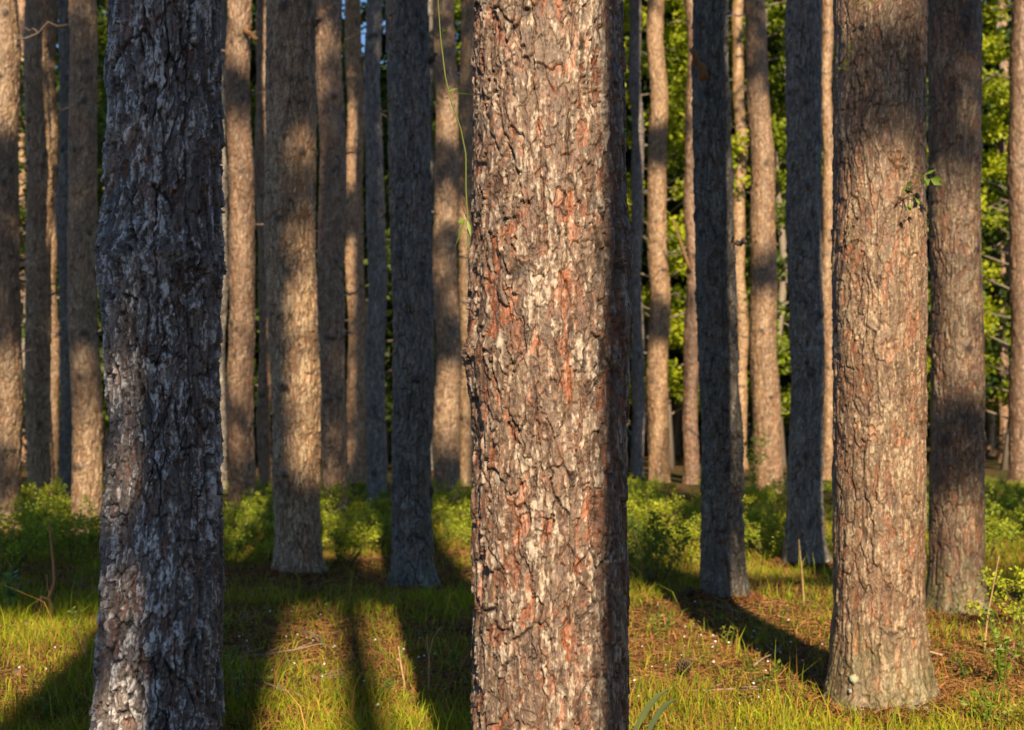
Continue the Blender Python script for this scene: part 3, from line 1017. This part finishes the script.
UG = 'low green shrubs of the undergrowth'
UL = 'low leafy green shrub in the undergrowth between the pine feet'
spots = []
rb = np.random.default_rng(19)
tries = 0
while len(spots) < 250 and tries < 6000:
    tries += 1
    d = 10.9 * (23 / 10.9) ** rb.random()
    px = rb.uniform(-90, 1110)
    x = wx(px, d)
    if d < 12.2 and (345 < px < 520 or 600 < px < 625):
        continue
    if d < 11.6 and 700 < px < 930:
        continue
    if any((x - a) ** 2 + (d - b) ** 2 < 0.13 for a, b in spots):
        continue
    if any((x - tx) ** 2 + (d - ty) ** 2 < 0.16 for tx, ty, _ in TR):
        continue
    spots.append((x, d))
for k, (x, d) in enumerate(spots):
    sc = min(random.uniform(0.35, 0.85), max(0.25, (CH - 70 * d / F) / 0.60))
    plant_shrub(x, d, sc, [0, 1, 1, 3, 0, 1][k % 6], UL, UG, random.uniform(0, 6.28))
plant_shrub(wx(655, 9.6), 9.6, 0.62, 2, 'dark blue-green shrub low beside the foot of the slim dark trunk', None, 1.0)
plant_shrub(wx(4, 10.2), 10.2, 0.85, 0, 'pale green bush at the left edge behind the upright weed', None, 2.0)
plant_shrub(wx(1040, 7.6), 7.6, 0.7, 1, 'bright leafy bush cut off by the right edge in front', None, 2.6)


def broad_tree_mesh(seed, Hh=11.0, nl=15000, leaf=0.115, tone=((0.04, 0.085, 0.010), (0.28, 0.34, 0.022))):
    r_ = np.random.default_rng(seed)
    gt, gc = Geo(), Geo()
    P = np.stack([np.cumsum(r_.normal(size=7)) * 0.12, np.cumsum(r_.normal(size=7)) * 0.12, np.linspace(-0.1, Hh * 0.92, 7)], -1)
    gt.tube(P, np.linspace(0.09, 0.02, 7), (0.22, 0.18, 0.14), 7)
    cl = []
    for k in range(46):
        f = 0.10 + 0.88 * (k + r_.random()) / 46
        a = np.array([np.interp(f, np.linspace(0, 1, 7), P[:, q]) for q in range(3)])
        az = k * 2.4 + r_.random()
        L = (0.5 + 1.6 * math.sin(math.pi * min(1, 0.15 + 0.8 * f))) * (0.5 + 0.6 * r_.random())
        tip = a + np.array([math.cos(az) * L, math.sin(az) * L, L * (0.1 + 0.5 * r_.random())])
        mid = (a + tip) / 2 + np.array([0, 0, -0.05])
        gt.tube([a, mid, tip], [0.022, 0.013, 0.005], (0.22, 0.18, 0.14), 5)
        for q in (0.55, 0.8, 1.0):
            cl.append((a + (tip - a) * q, 0.20 + 0.24 * r_.random(), r_.random()))
    w = np.array([c[1] ** 2 for c in cl])
    idx = r_.choice(len(cl), nl, p=w / w.sum())
    cc = np.array([c[0] for c in cl])[idx]
    cr = np.array([c[1] for c in cl])[idx]
    ct = np.array([c[2] for c in cl])[idx]
    p = cc + unit(r_.normal(size=(nl, 3))) * (cr * r_.random(nl) ** 0.5)[:, None] * np.array([1, 1, 0.7])
    dirs = unit(r_.normal(size=(nl, 3)) + np.array([0, 0, -0.2]))
    V, T = leaf_quads(p, dirs, leaf * (0.6 + 0.7 * r_.random(nl)), leaf * 0.6, r_)
    t = np.clip(0.65 * ct + 0.35 * r_.random(nl), 0, 1)[:, None]
    C = np.repeat(np.asarray(tone[0]) * (1 - t) + np.asarray(tone[1]) * t, 5, axis=0)
    gc.add(V, None, T, C)
    return gt.mesh('trunk', (M_DEAD,)), gc.mesh('crown', (M_LEAF,))


BROAD = [broad_tree_mesh(61), broad_tree_mesh(62, 10.5, 15000, 0.12, ((0.10, 0.15, 0.008), (0.48, 0.50, 0.022))),
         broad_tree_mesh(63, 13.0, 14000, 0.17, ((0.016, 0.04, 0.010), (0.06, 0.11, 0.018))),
         broad_tree_mesh(64, 5.5, 8000, 0.12, ((0.04, 0.08, 0.014), (0.15, 0.20, 0.03)))]


def broad(px, d, s, kind, label, group, rz):
    o = thing('leafy_tree', label, 'tree', (wx(px, d), d, 0), group, rz)
    o.scale = (s, s, s)
    t_, c_ = BROAD[kind]
    link('trunk', t_, o)
    link('crown', c_, o)


BG = 'leafy trees of the understory behind the pines'
BLb = 'leafy green understory tree deep in the wood behind the pine trunks'
broad(672, 30, 1.05, 1, 'bright yellow-green leafy tree right of the thick middle trunk', None, 0.3)
broad(790, 33, 1.1, 0, 'green leafy tree behind the gap beside the soft brown trunk', None, 1.3)
broad(990, 29, 0.98, 1, 'bright yellow-green leafy tree near the right edge, sky above it', None, 2.1)
broad(460, 32, 1.1, 0, 'green leafy tree glimpsed left of the thick middle trunk', None, 3.0)
broad(38, 27, 1.3, 3, 'small leafy tree filling the gap by the left edge between sunlit trunks', None, 0.9)
broad(344, 29, 1.5, 3, 'small leafy tree behind the gap right of the stout pine', None, 2.9)
broad(112, 31, 1.0, 0, 'leafy tree glimpsed in the gap left of the dark near trunk', None, 4.0)
rt = np.random.default_rng(29)
for k in range(70):
    d = rt.uniform(30, 54)
    px = -140 + 1310 * ((k * 0.618) % 1)
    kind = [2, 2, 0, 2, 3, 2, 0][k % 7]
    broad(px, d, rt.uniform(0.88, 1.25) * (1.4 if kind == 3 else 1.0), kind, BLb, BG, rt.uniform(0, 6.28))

for k, (x_, y_, s_) in enumerate([(6.3, 0.5, 0.62), (6.9, 3.6, 0.7), (6.9, -2.6, 0.66), (8.8, 1.2, 0.8), (9.0, -4.0, 0.8)]):  # unseen trees added to block sky light from the right
    o = thing('leafy_tree', 'unseen leafy tree added right of the viewer to hold back sky light', 'tree', (x_, y_, 0), 'leafy trees added beside the viewer to hold back sky light', k * 1.3)
    o.scale = (s_, s_, s_)
    link('trunk', BROAD[2][0], o)
    link('crown', BROAD[2][1], o)

# a far wall of wood that closes the view
r_ = np.random.default_rng(401)
g = Geo()
n = 90000
x = r_.uniform(-38, 38, n)
y = r_.uniform(58, 72, n)
topz = 12 + 8 * noise2(x, y * 0, 5.0, 71)
z = topz * r_.random(n) ** 0.8
cl = noise2(x + 0.37 * y, z * 1.3, 1.5, 83)
k = cl > 0.36
x, y, z, cl = x[k], y[k], z[k], cl[k]
n = len(x)
dirs = unit(r_.normal(size=(n, 3)))
V, T = leaf_quads(np.stack([x, y, z], -1), dirs, 0.42 + 0.4 * r_.random(n), 0.34 + 0.2 * r_.random(n), r_)
t = np.clip(r_.random(n) * 0.5 + (cl - 0.42) * 2, 0, 1)[:, None]
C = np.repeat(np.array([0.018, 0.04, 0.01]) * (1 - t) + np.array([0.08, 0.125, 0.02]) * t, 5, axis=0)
g.add(V, None, T, C)
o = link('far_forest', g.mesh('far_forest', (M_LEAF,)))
o['kind'] = 'stuff'
o['label'] = 'far dim mass of forest foliage closing the view'

# ---------------------------------------------------------------- flowers and small plants
def flower_mesh():
    gp, gs_ = Geo(), Geo()
    gs_.tube([[0, 0, -0.01], [0.004, 0.002, 0.03], [0.002, 0, 0.065]], [0.0012, 0.001, 0.0008], (0.10, 0.16, 0.03), 4)
    for k in range(5):
        a = k * 2 * math.pi / 5
        c, s = math.cos(a), math.sin(a)
        P = np.array([[0, 0, 0], [0.5, 0.32, 0.12], [1, 0.0, 0.22], [0.5, -0.32, 0.12]]) * 0.0105
        Rm = np.array([[c, -s, 0], [s, c, 0], [0, 0, 1]])
        V = P @ Rm.T
        th = -0.9                                        # blossom nods towards the light
        Rx = np.array([[1, 0, 0], [0, math.cos(th), math.sin(th)], [0, -math.sin(th), math.cos(th)]])
        gp.add(V @ Rx.T + np.array([0.002, 0, 0.066]), [[0, 1, 2, 3]], None, (0.80, 0.80, 0.82))
    return gs_.mesh('stem', (M_GRASS,)), gp.mesh('petals', (M_PETAL,))


FS, FP = flower_mesh()
rf = np.random.default_rng(91)
x, y = [], []
clus = [(320, 660), (300, 625), (270, 650), (430, 690), (450, 655), (690, 640), (720, 650), (700, 665), (740, 690), (780, 630), (690, 610), (810, 640), (660, 690), (600, 600), (120, 690), (60, 650), (250, 690), (345, 690), (760, 660)]
for k in range(105):
    cx_, cy_ = clus[k % len(clus)]
    px, py = cx_ + rf.normal() * 34, cy_ + rf.normal() * 20
    if py < 596 or py > 735:
        continue
    d = CH * F / (py - HOR)
    X = wx(px, d)
    if any((X - tx) ** 2 + (d - ty) ** 2 < (tr + 0.03) ** 2 for tx, ty, tr in TR):
        continue
    s = rf.uniform(0.35, 0.7)
    o = thing('wildflower', 'tiny white wildflower dotting the grass', 'flower', (X, d, float(ground_h(X, d))), 'tiny white wildflowers in the grass', rf.uniform(-0.6, 0.6))
    o.scale = (s, s, s)
    link('stem', FS, o)
    link('petals', FP, o)


def at(px, py, d):
    return np.array([wx(px, d), d, wz(py, d)])


def stalk(name, label, cat, d, lines, tone, radii, leaves=None, mat=M_DEAD):
    base = at(*lines[0][0], d)
    o = thing(name, label, cat, tuple(base))
    for k, ln in enumerate(lines):
        g = Geo()
        P = np.array([at(p[0], p[1], d) for p in ln]) - base
        rr = np.random.default_rng(k + int(ln[0][0]))
        P[:, 1] += np.linspace(0, rr.uniform(-0.05, 0.05), len(P))
        r0, r1 = radii[min(k, len(radii) - 1)]
        # finer polyline
        tt = np.linspace(0, len(P) - 1, 4 * len(P))
        P = np.stack([np.interp(tt, np.arange(len(P)), P[:, q]) for q in range(3)], -1)
        g.tube(P, np.linspace(r0, r1, len(P)), tone, 6)
        link('stem' if k == 0 else 'twig', g.mesh('stem', (mat,)), o)
    return o, base


DRY = (0.42, 0.27, 0.13)
stalk('dead_sapling', 'tall bare reddish dead sapling with side twigs, left of the dark near trunk', 'dead plant', 8.3,
      [[(54, 628), (52, 606), (49, 598), (55, 582), (54, 560), (52, 540), (51, 524)],
       [(49, 600), (40, 596), (33, 610), (29, 626)], [(50, 596), (47, 585), (46, 574)], [(41, 597), (43, 608), (41, 613)]],
      (0.40, 0.19, 0.09), [(0.012, 0.005), (0.005, 0.002)])
stalk('dry_stalk', 'straight dry straw-coloured stalk in the sunlit grass, left one of the pair', 'dry stalk', 6.1,
      [[(407, 705), (404, 680), (401, 662), (399, 645)], [(401, 665), (398, 658)]], DRY, [(0.006, 0.003), (0.006, 0.004)])
stalk('dry_stalk', 'forked dry straw-coloured stalk in the sunlit grass, right one of the pair', 'dry stalk', 6.1,
      [[(428, 702), (429, 675), (429, 655), (433, 638), (441, 627)], [(429, 660), (427, 645), (427, 635)]], DRY, [(0.005, 0.002), (0.003, 0.002)])
stalk('dry_stalk', 'bent little dry twig in the grass beside the dark near trunk', 'dry stalk', 7.0,
      [[(90, 665), (82, 645), (76, 622)], [(84, 650), (90, 632)]], DRY, [(0.005, 0.002), (0.003, 0.002)])
stalk('dry_stalk', 'slender tall dry stem rising by the foot of the mottled brown trunk', 'dry stalk', 6.9,
      [[(984, 652), (987, 615), (992, 585), (997, 555)]], DRY, [(0.005, 0.002)])
stalk('dry_stalk', 'thin tawny weed stem in front of the blue shaded trunk', 'dry stalk', 8.6,
      [[(804, 605), (803, 580), (801, 556), (800, 540)]], (0.30, 0.20, 0.08), [(0.007, 0.003)])
stalk('fallen_twig', 'branched fallen dead twig lying in front of the mottled brown trunk', 'twig', 6.9,
      [[(978, 662), (990, 652), (1003, 645), (1012, 640)], [(985, 656), (988, 647)], [(984, 660), (995, 664), (1002, 665)], [(995, 650), (1004, 652)]],
      (0.40, 0.27, 0.17), [(0.006, 0.003), (0.004, 0.002)])


def sword_leaf(label, d, pa, pb, w, tone, name='sword_leaf', bend=0.04):
    a, b_ = at(*pa, d), at(*pb, d)
    a[2] = float(ground_h(a[0], a[1])) - 0.01 if a[2] < 0.02 else a[2]
    b_[1] -= 0.08
    t = np.linspace(0, 1, 9)[:, None]
    P = a + (b_ - a) * t
    P[:, 2] += bend * np.sin(math.pi * t[:, 0])
    sd = unit(np.cross(b_ - a, np.array([0.2, 1.0, 0.1])))
    ww = (w * np.sin(math.pi * (0.12 + 0.88 * t)) ** 0.8)
    V = np.concatenate([P + sd * ww, P - np.array([0, 0.006, 0]), P - sd * ww]) - a
    k = np.arange(8)
    Qf = np.concatenate([np.stack([k, k + 1, k + 10, k + 9], -1), np.stack([k + 9, k + 10, k + 19, k + 18], -1)])
    me = make_mesh(name, V, Qf, None, np.tile(tone, (len(V), 1)), (M_GRASS,))
    o = link(name, me, None, tuple(a))
    tag(o, label, 'leaf blade')
    return o


sword_leaf('long pale green sword-shaped blade right of the middle trunk foot, longer one', 5.3, (628, 735), (668, 684), 0.011, (0.14, 0.17, 0.07))
sword_leaf('short pale green sword-shaped blade beside the longer one near the middle trunk', 5.3, (642, 738), (676, 694), 0.010, (0.12, 0.16, 0.07))
sword_leaf('single pale grass-like blade slanting beside the dry stalk pair', 6.1, (376, 695), (400, 677), 0.006, (0.20, 0.25, 0.10), 'grass_blade', 0.01)


def weed(label, px, py, d, Hh, nst, nl, leaf, tone, seed, lean=0.25):
    r_ = np.random.default_rng(seed)
    base = at(px, py, d)
    base[2] = float(ground_h(base[0], base[1]))
    o = thing('leafy_weed', label, 'weed', tuple(base))
    gs_, gl = Geo(), Geo()
    for k in range(nst):
        e = np.array([r_.normal() * lean * Hh, r_.normal() * lean * Hh, Hh * (0.6 + 0.5 * r_.random())])
        P = np.array([[0, 0, -0.01], e * [0.3, 0.3, 0.5] + r_.normal(size=3) * 0.01, e])
        gs_.tube(P, [0.0035, 0.0028, 0.0015], np.asarray(tone) * 0.8, 5)
        f = np.sort(r_.random(nl)) * 0.8 + 0.2
        p = np.where((f < 0.5)[:, None], P[0] + (P[1] - P[0]) * (2 * f)[:, None], P[1] + (P[2] - P[1]) * (2 * f - 1)[:, None])
        dirs = unit(r_.normal(size=(nl, 3)) * [1, 1, 0.4] + np.array([0, -0.2, 0.5]))
        V, T = leaf_quads(p, dirs, leaf * (0.6 + 0.6 * r_.random(nl)), leaf * 0.42, r_)
        gl.add(V, None, T, np.repeat(np.asarray(tone) * (0.75 + 0.5 * r_.random((nl, 1))), 5, axis=0))
    link('stem', gs_.mesh('stem', (M_GRASS,)), o)
    link('foliage', gl.mesh('foliage', (M_SHRUB,)), o)
    return o


weed('bright green leafy weed with tall sprays by the right edge', 1003, 700, 6.2, 0.32, 7, 16, 0.034, (0.19, 0.27, 0.03), 1)
weed('bright green leafy weed low in the grass right of the tan trunk foot', 985, 728, 5.55, 0.16, 5, 12, 0.028, (0.19, 0.27, 0.03), 2)
weed('pale upright weed with narrow leaves at the left edge in shade', 10, 612, 8.4, 0.26, 2, 22, 0.075, (0.17, 0.28, 0.10), 3, 0.05)
weed('pale grey-green spindly weed at the foot of the dark near trunk', 236, 720, 5.7, 0.18, 3, 12, 0.022, (0.24, 0.29, 0.12), 4)
weed('small yellow-green weed at the lower left corner', 48, 728, 5.5, 0.12, 5, 10, 0.024, (0.20, 0.25, 0.04), 5)
weed('little green seedling standing before the far shrubs, left of the purplish trunk', 340, 560, 11.0, 0.40, 3, 10, 0.05, (0.15, 0.22, 0.03), 6, 0.1)
weed('young yellow-green sapling beside the soft brown trunk', 754, 500, 18.5, 0.95, 4, 30, 0.09, (0.22, 0.26, 0.05), 7, 0.12)


rw = np.random.default_rng(55)
k = 0
while k < 60:
    py = 590 + 145 * rw.random() ** 0.8
    d = CH * F / (py - HOR)
    px = rw.uniform(-20, 1045)
    X = wx(px, d)
    if any((X - tx) ** 2 + (d - ty) ** 2 < (tr + 0.05) ** 2 for tx, ty, tr in TR):
        continue
    o = weed('small leafy weed sprouting out of the grass', px, py, d, rw.uniform(0.05, 0.14), int(rw.integers(3, 7)), int(rw.integers(6, 12)), rw.uniform(0.016, 0.03),
             tuple(np.array([0.15, 0.22, 0.03]) * rw.uniform(0.6, 1.5) + np.array([rw.uniform(0, 0.07), 0, 0])), 1000 + k, 0.45)
    o['group'] = 'small leafy weeds in the grass'
    k += 1


# pine cones lying on the ground
def cone(label, px, py, s):
    d = CH * F / (py - HOR)
    g = Geo()
    for k in range(60):
        f = k / 60
        az = k * 2.39996
        r0 = 0.026 * math.sin(math.pi * (0.12 + 0.8 * f)) + 0.004
        c, sn = math.cos(az), math.sin(az)
        z0 = 0.085 * f
        tip = np.array([c * r0 * 1.5, sn * r0 * 1.5, z0 + 0.012])
        b0 = np.array([c * r0 * 0.4, sn * r0 * 0.4, z0])
        sd = np.array([-sn, c, 0]) * 0.009
        up = np.array([0, 0, 0.004])
        V = np.array([b0 - sd * 0.6, b0 + sd * 0.6, tip + sd, tip - sd])
        V = np.vstack([V, V + up])
        g.add(V, [[0, 3, 2, 1], [4, 5, 6, 7], [0, 1, 5, 4], [2, 3, 7, 6], [1, 2, 6, 5], [3, 0, 4, 7]], None, (0.10, 0.062, 0.038))
    me = g.mesh('pine_cone', (M_DEAD,))
    X = wx(px, d)
    o = link('pine_cone', me, None, (X, d, float(ground_h(X, d)) + 0.05))
    o.rotation_euler = (R(78), 0, s)
    o.scale = (0.75,) * 3
    tag(o, label, 'pine cone')


cone('dark pine cone lying in the grass right of the middle trunk', 677, 676, 0.8)
cone('dark pine cone lying against the foot of the slim dark trunk', 684, 607, 2.2)

rq = np.random.default_rng(63)
k = 0
while k < 22:
    py = 585 + 145 * rq.random()
    d = CH * F / (py - HOR)
    px = rq.uniform(0, 1024)
    X = wx(px, d)
    if any((X - tx) ** 2 + (d - ty) ** 2 < (tr + 0.15) ** 2 for tx, ty, tr in TR):
        continue
    k += 1
    o = thing('fallen_twig', 'bare fallen twig lying in the grass and needles', 'twig', (X, d, float(ground_h(X, d)) + 0.018), 'bare twigs fallen in the grass', rq.uniform(0, 6.28))
    L = rq.uniform(0.12, 0.42)
    P = np.array([[-L / 2, 0, 0], [-L / 6, rq.normal() * 0.02, 0.012], [L / 6, rq.normal() * 0.03, 0.02], [L / 2, rq.normal() * 0.04, 0.015 + 0.04 * rq.random()]])
    g = Geo()
    tn = np.array([0.26, 0.19, 0.14]) * rq.uniform(0.6, 1.5)
    g.tube(P, [0.006, 0.005, 0.004, 0.002], tn, 6)
    link('stem', g.mesh('stem', (M_DEAD,)), o)
    for q in (1, 2):
        g = Geo()
        e = P[q] + np.array([0.06 + 0.06 * rq.random(), rq.choice([-1, 1]) * (0.04 + 0.05 * rq.random()), 0.02 + 0.03 * rq.random()])
        g.tube([P[q], (P[q] + e) / 2 + rq.normal(size=3) * 0.004, e], [0.003, 0.0025, 0.0015], tn, 5)
        link('twig', g.mesh('twig', (M_DEAD,)), o)

# climbing vine at the left edge of the thick middle trunk
def vine():
    d = 3.62
    base = at(468, 240, d)
    o = thing('vine', 'thin green vine with a few leaves hanging along the left edge of the middle trunk', 'vine', tuple(base))
    pts = [(468, 250), (468, 225), (466, 190), (466, 155), (461, 130), (452, 105), (446, 80), (441, 40), (438, 0), (437, -30)]
    P = np.array([at(p[0], p[1], d) for p in pts]) - base
    P[:, 1] += np.array([0, 0, 0, -0.01, -0.02, -0.03, -0.03, -0.02, 0, 0])
    tt = np.linspace(0, len(P) - 1, 60)
    P2 = np.stack([np.interp(tt, np.arange(len(P)), P[:, q]) for q in range(3)], -1)
    g = Geo()
    g.tube(P2, np.linspace(0.0022, 0.0013, 60), (0.17, 0.21, 0.05), 6)
    link('stem', g.mesh('stem', (M_GRASS,)), o)
    r_ = np.random.default_rng(4)
    for k, (pa, pb, w) in enumerate([((466, 217), (458, 240), 0.011), ((466, 220), (460, 222), 0.008), ((452, 92), (470, 95), 0.006), ((441, 34), (446, 32), 0.007), ((467, 218), (470, 232), 0.006), ((446, 92), (455, 90), 0.005)]):
        a, b_ = at(*pa, d) - base, at(*pb, d) - base
        dv = b_ - a
        dv[1] -= 0.01
        Lh = np.linalg.norm(dv) * 1.35
        V, T = leaf_quads(a[None, :] + 0, unit(dv)[None, :], Lh, w * 1.6, r_, 0.15)
        me = make_mesh('leaf', V, None, T, np.tile((0.20, 0.30, 0.04), (len(V), 1)), (M_SHRUB,))
        link('leaf', me, o)
    g = Geo()
    cpts = [(448, 92), (443, 95), (443, 99), (447, 98), (455, 93)]
    g.tube(np.array([at(p[0], p[1], d) for p in cpts]) - base, 0.0013, (0.30, 0.14, 0.07), 5)
    link('tendril', g.mesh('tendril', (M_GRASS,)), o)
    g = Geo()
    g.tube(np.array([at(p[0], p[1], d) for p in [(467, 218), (463, 208), (462, 202)]]) - base, 0.0012, (0.2, 0.07, 0.05), 5)
    g.tube(np.array([at(p[0], p[1], d) for p in [(467, 215), (466, 205), (464, 197)]]) - base, 0.0012, (0.2, 0.07, 0.05), 5)
    link('tendril', g.mesh('tendril', (M_GRASS,)), o)


vine()


def sprig(label, px, py, d, lv, tone):
    base = at(px, py, d)
    o = thing('leaf_sprig', label, 'sprig', tuple(base))
    r_ = np.random.default_rng(int(px))
    g = Geo()
    for (dx, dz, L) in lv:
        tip = np.array([dx, -0.03, dz]) / F * d * [1, F / d, 1]
        g.tube([np.array([0, 0.02, 0]), tip * 0.6, tip], [0.0018, 0.0014, 0.001], np.asarray(tone) * 0.6, 4)
        V, T = leaf_quads(np.repeat(tip[None, :], 3, 0), unit(np.array([[dx * 0.02, -0.3, dz * 0.02], [0.5, -0.3, -0.7], [-0.6, -0.4, -0.4]]) + r_.normal(size=(3, 3)) * 0.25), L, L * 0.5, r_, 0.15)
        me = make_mesh('leaf', V, None, T, np.tile(tone, (len(V), 1)), (M_SHRUB,))
        link('leaf', me, o)
    link('stem', g.mesh('stem', (M_GRASS,)), o)


sprig('green leafy sprig growing from the bark of the tan trunk, at its right side', 908, 192, 5.68, [(-4, 4, 0.034), (6, -8, 0.03), (-2, -14, 0.03), (14, 16, 0.05), (20, 12, 0.05)], (0.16, 0.25, 0.03))
sprig('small yellowish leaf tuft on the left side of the tan trunk top', 842, 62, 5.72, [(0, 0, 0.03), (5, 10, 0.03), (-2, -8, 0.025)], (0.2, 0.2, 0.04))
sprig('dull leaf tuft at the very top of the tan trunk', 862, 4, 5.68, [(-6, 0, 0.03), (5, 2, 0.03)], (0.2, 0.18, 0.05))


# lichen patch on the foot of the tan trunk
def lichen(tree, d, px, py, r, tone, seed, lift):
    r_ = np.random.default_rng(seed)
    c = at(px, py, d) - np.array([tree['x0'], tree['d'], 0])
    k = 14
    a = np.arange(k) * 2 * math.pi / k
    rad = r * (0.75 + 0.4 * r_.random(k))
    ring = np.stack([np.cos(a) * rad, np.zeros(k), np.sin(a) * rad * 1.1], -1)
    V = np.vstack([[[0, -0.004, 0]], ring * 0.6 + [0, -0.0035, 0], ring + [0, 0.002, 0], ring + [0, 0.02, 0]]) + c
    V[:, 1] -= lift
    j = np.arange(k)
    j2 = (j + 1) % k
    T = np.stack([np.zeros(k, int), 1 + j, 1 + j2], -1)
    Qs = np.vstack([np.stack([1 + j, 1 + k + j, 1 + k + j2, 1 + j2], -1), np.stack([1 + k + j, 1 + 2 * k + j, 1 + 2 * k + j2, 1 + k + j2], -1)])
    link('lichen', make_mesh('lichen', V, Qs, T, np.tile(tone, (len(V), 1)), (M_DEAD,)), tree['o'])


lichen(t_right, 5.722, 855, 680, 0.017, (0.33, 0.33, 0.22), 1, -0.009)
lichen(t_right, 5.712, 851, 692, 0.008, (0.30, 0.30, 0.26), 2, -0.009)

# ---------------------------------------------------------------- sky, sun, camera
w = bpy.data.worlds.new('World')
scene.world = w
w.use_nodes = True
nt = w.node_tree
sky = nt.nodes.new('ShaderNodeTexSky')
sky.sky_type = 'NISHITA'
sky.sun_disc = False
sky.sun_elevation = SUN_EL
az = math.atan2(-SUN_SLOPE, -1.0)          # direction towards the sun in the ground plane (x, y)
sky.sun_rotation = az
sky.air_density, sky.dust_density, sky.ozone_density = 1.0, 0.2, 6.0
nt.links.new(sky.outputs[0], nt.nodes['Background'].inputs[0])
nt.nodes['Background'].inputs[1].default_value = 0.060

sd = bpy.data.lights.new('sun', 'SUN')
sd.energy = 5.0
sd.angle = R(0.53)
sd.color = (1.0, 0.81, 0.56)
so = bpy.data.objects.new('sun', sd)
COL.objects.link(so)
from mathutils import Vector
ld = Vector((SUN_SLOPE, 1.0, -TAN_EL))
so.rotation_euler = ld.to_track_quat('-Z', 'Y').to_euler()
so.location = (0, -20, 30)

cd = bpy.data.cameras.new('camera')
cam = bpy.data.objects.new('camera', cd)
COL.objects.link(cam)
cam.location = (0, 0, CH)
cam.rotation_euler = (R(90), 0, 0)
cd.sensor_width = 36
cd.lens = 36 * F / 1024
cd.shift_y = (HOR - 365) / 1024
cd.clip_end = 2000
cd.dof.use_dof = True
cd.dof.focus_distance = 4.1
cd.dof.aperture_fstop = 5.6
scene.camera = cam

scene.view_settings.view_transform = 'Standard'
scene.view_settings.look = 'None'
scene.view_settings.exposure = 0.95
scene.view_settings.gamma = 1
scene.render.resolution_x, scene.render.resolution_y = 1024, 730
scene.cycles.use_denoising = True
scene.cycles.max_bounces = 6
scene.cycles.diffuse_bounces = 3
scene.cycles.transmission_bounces = 3
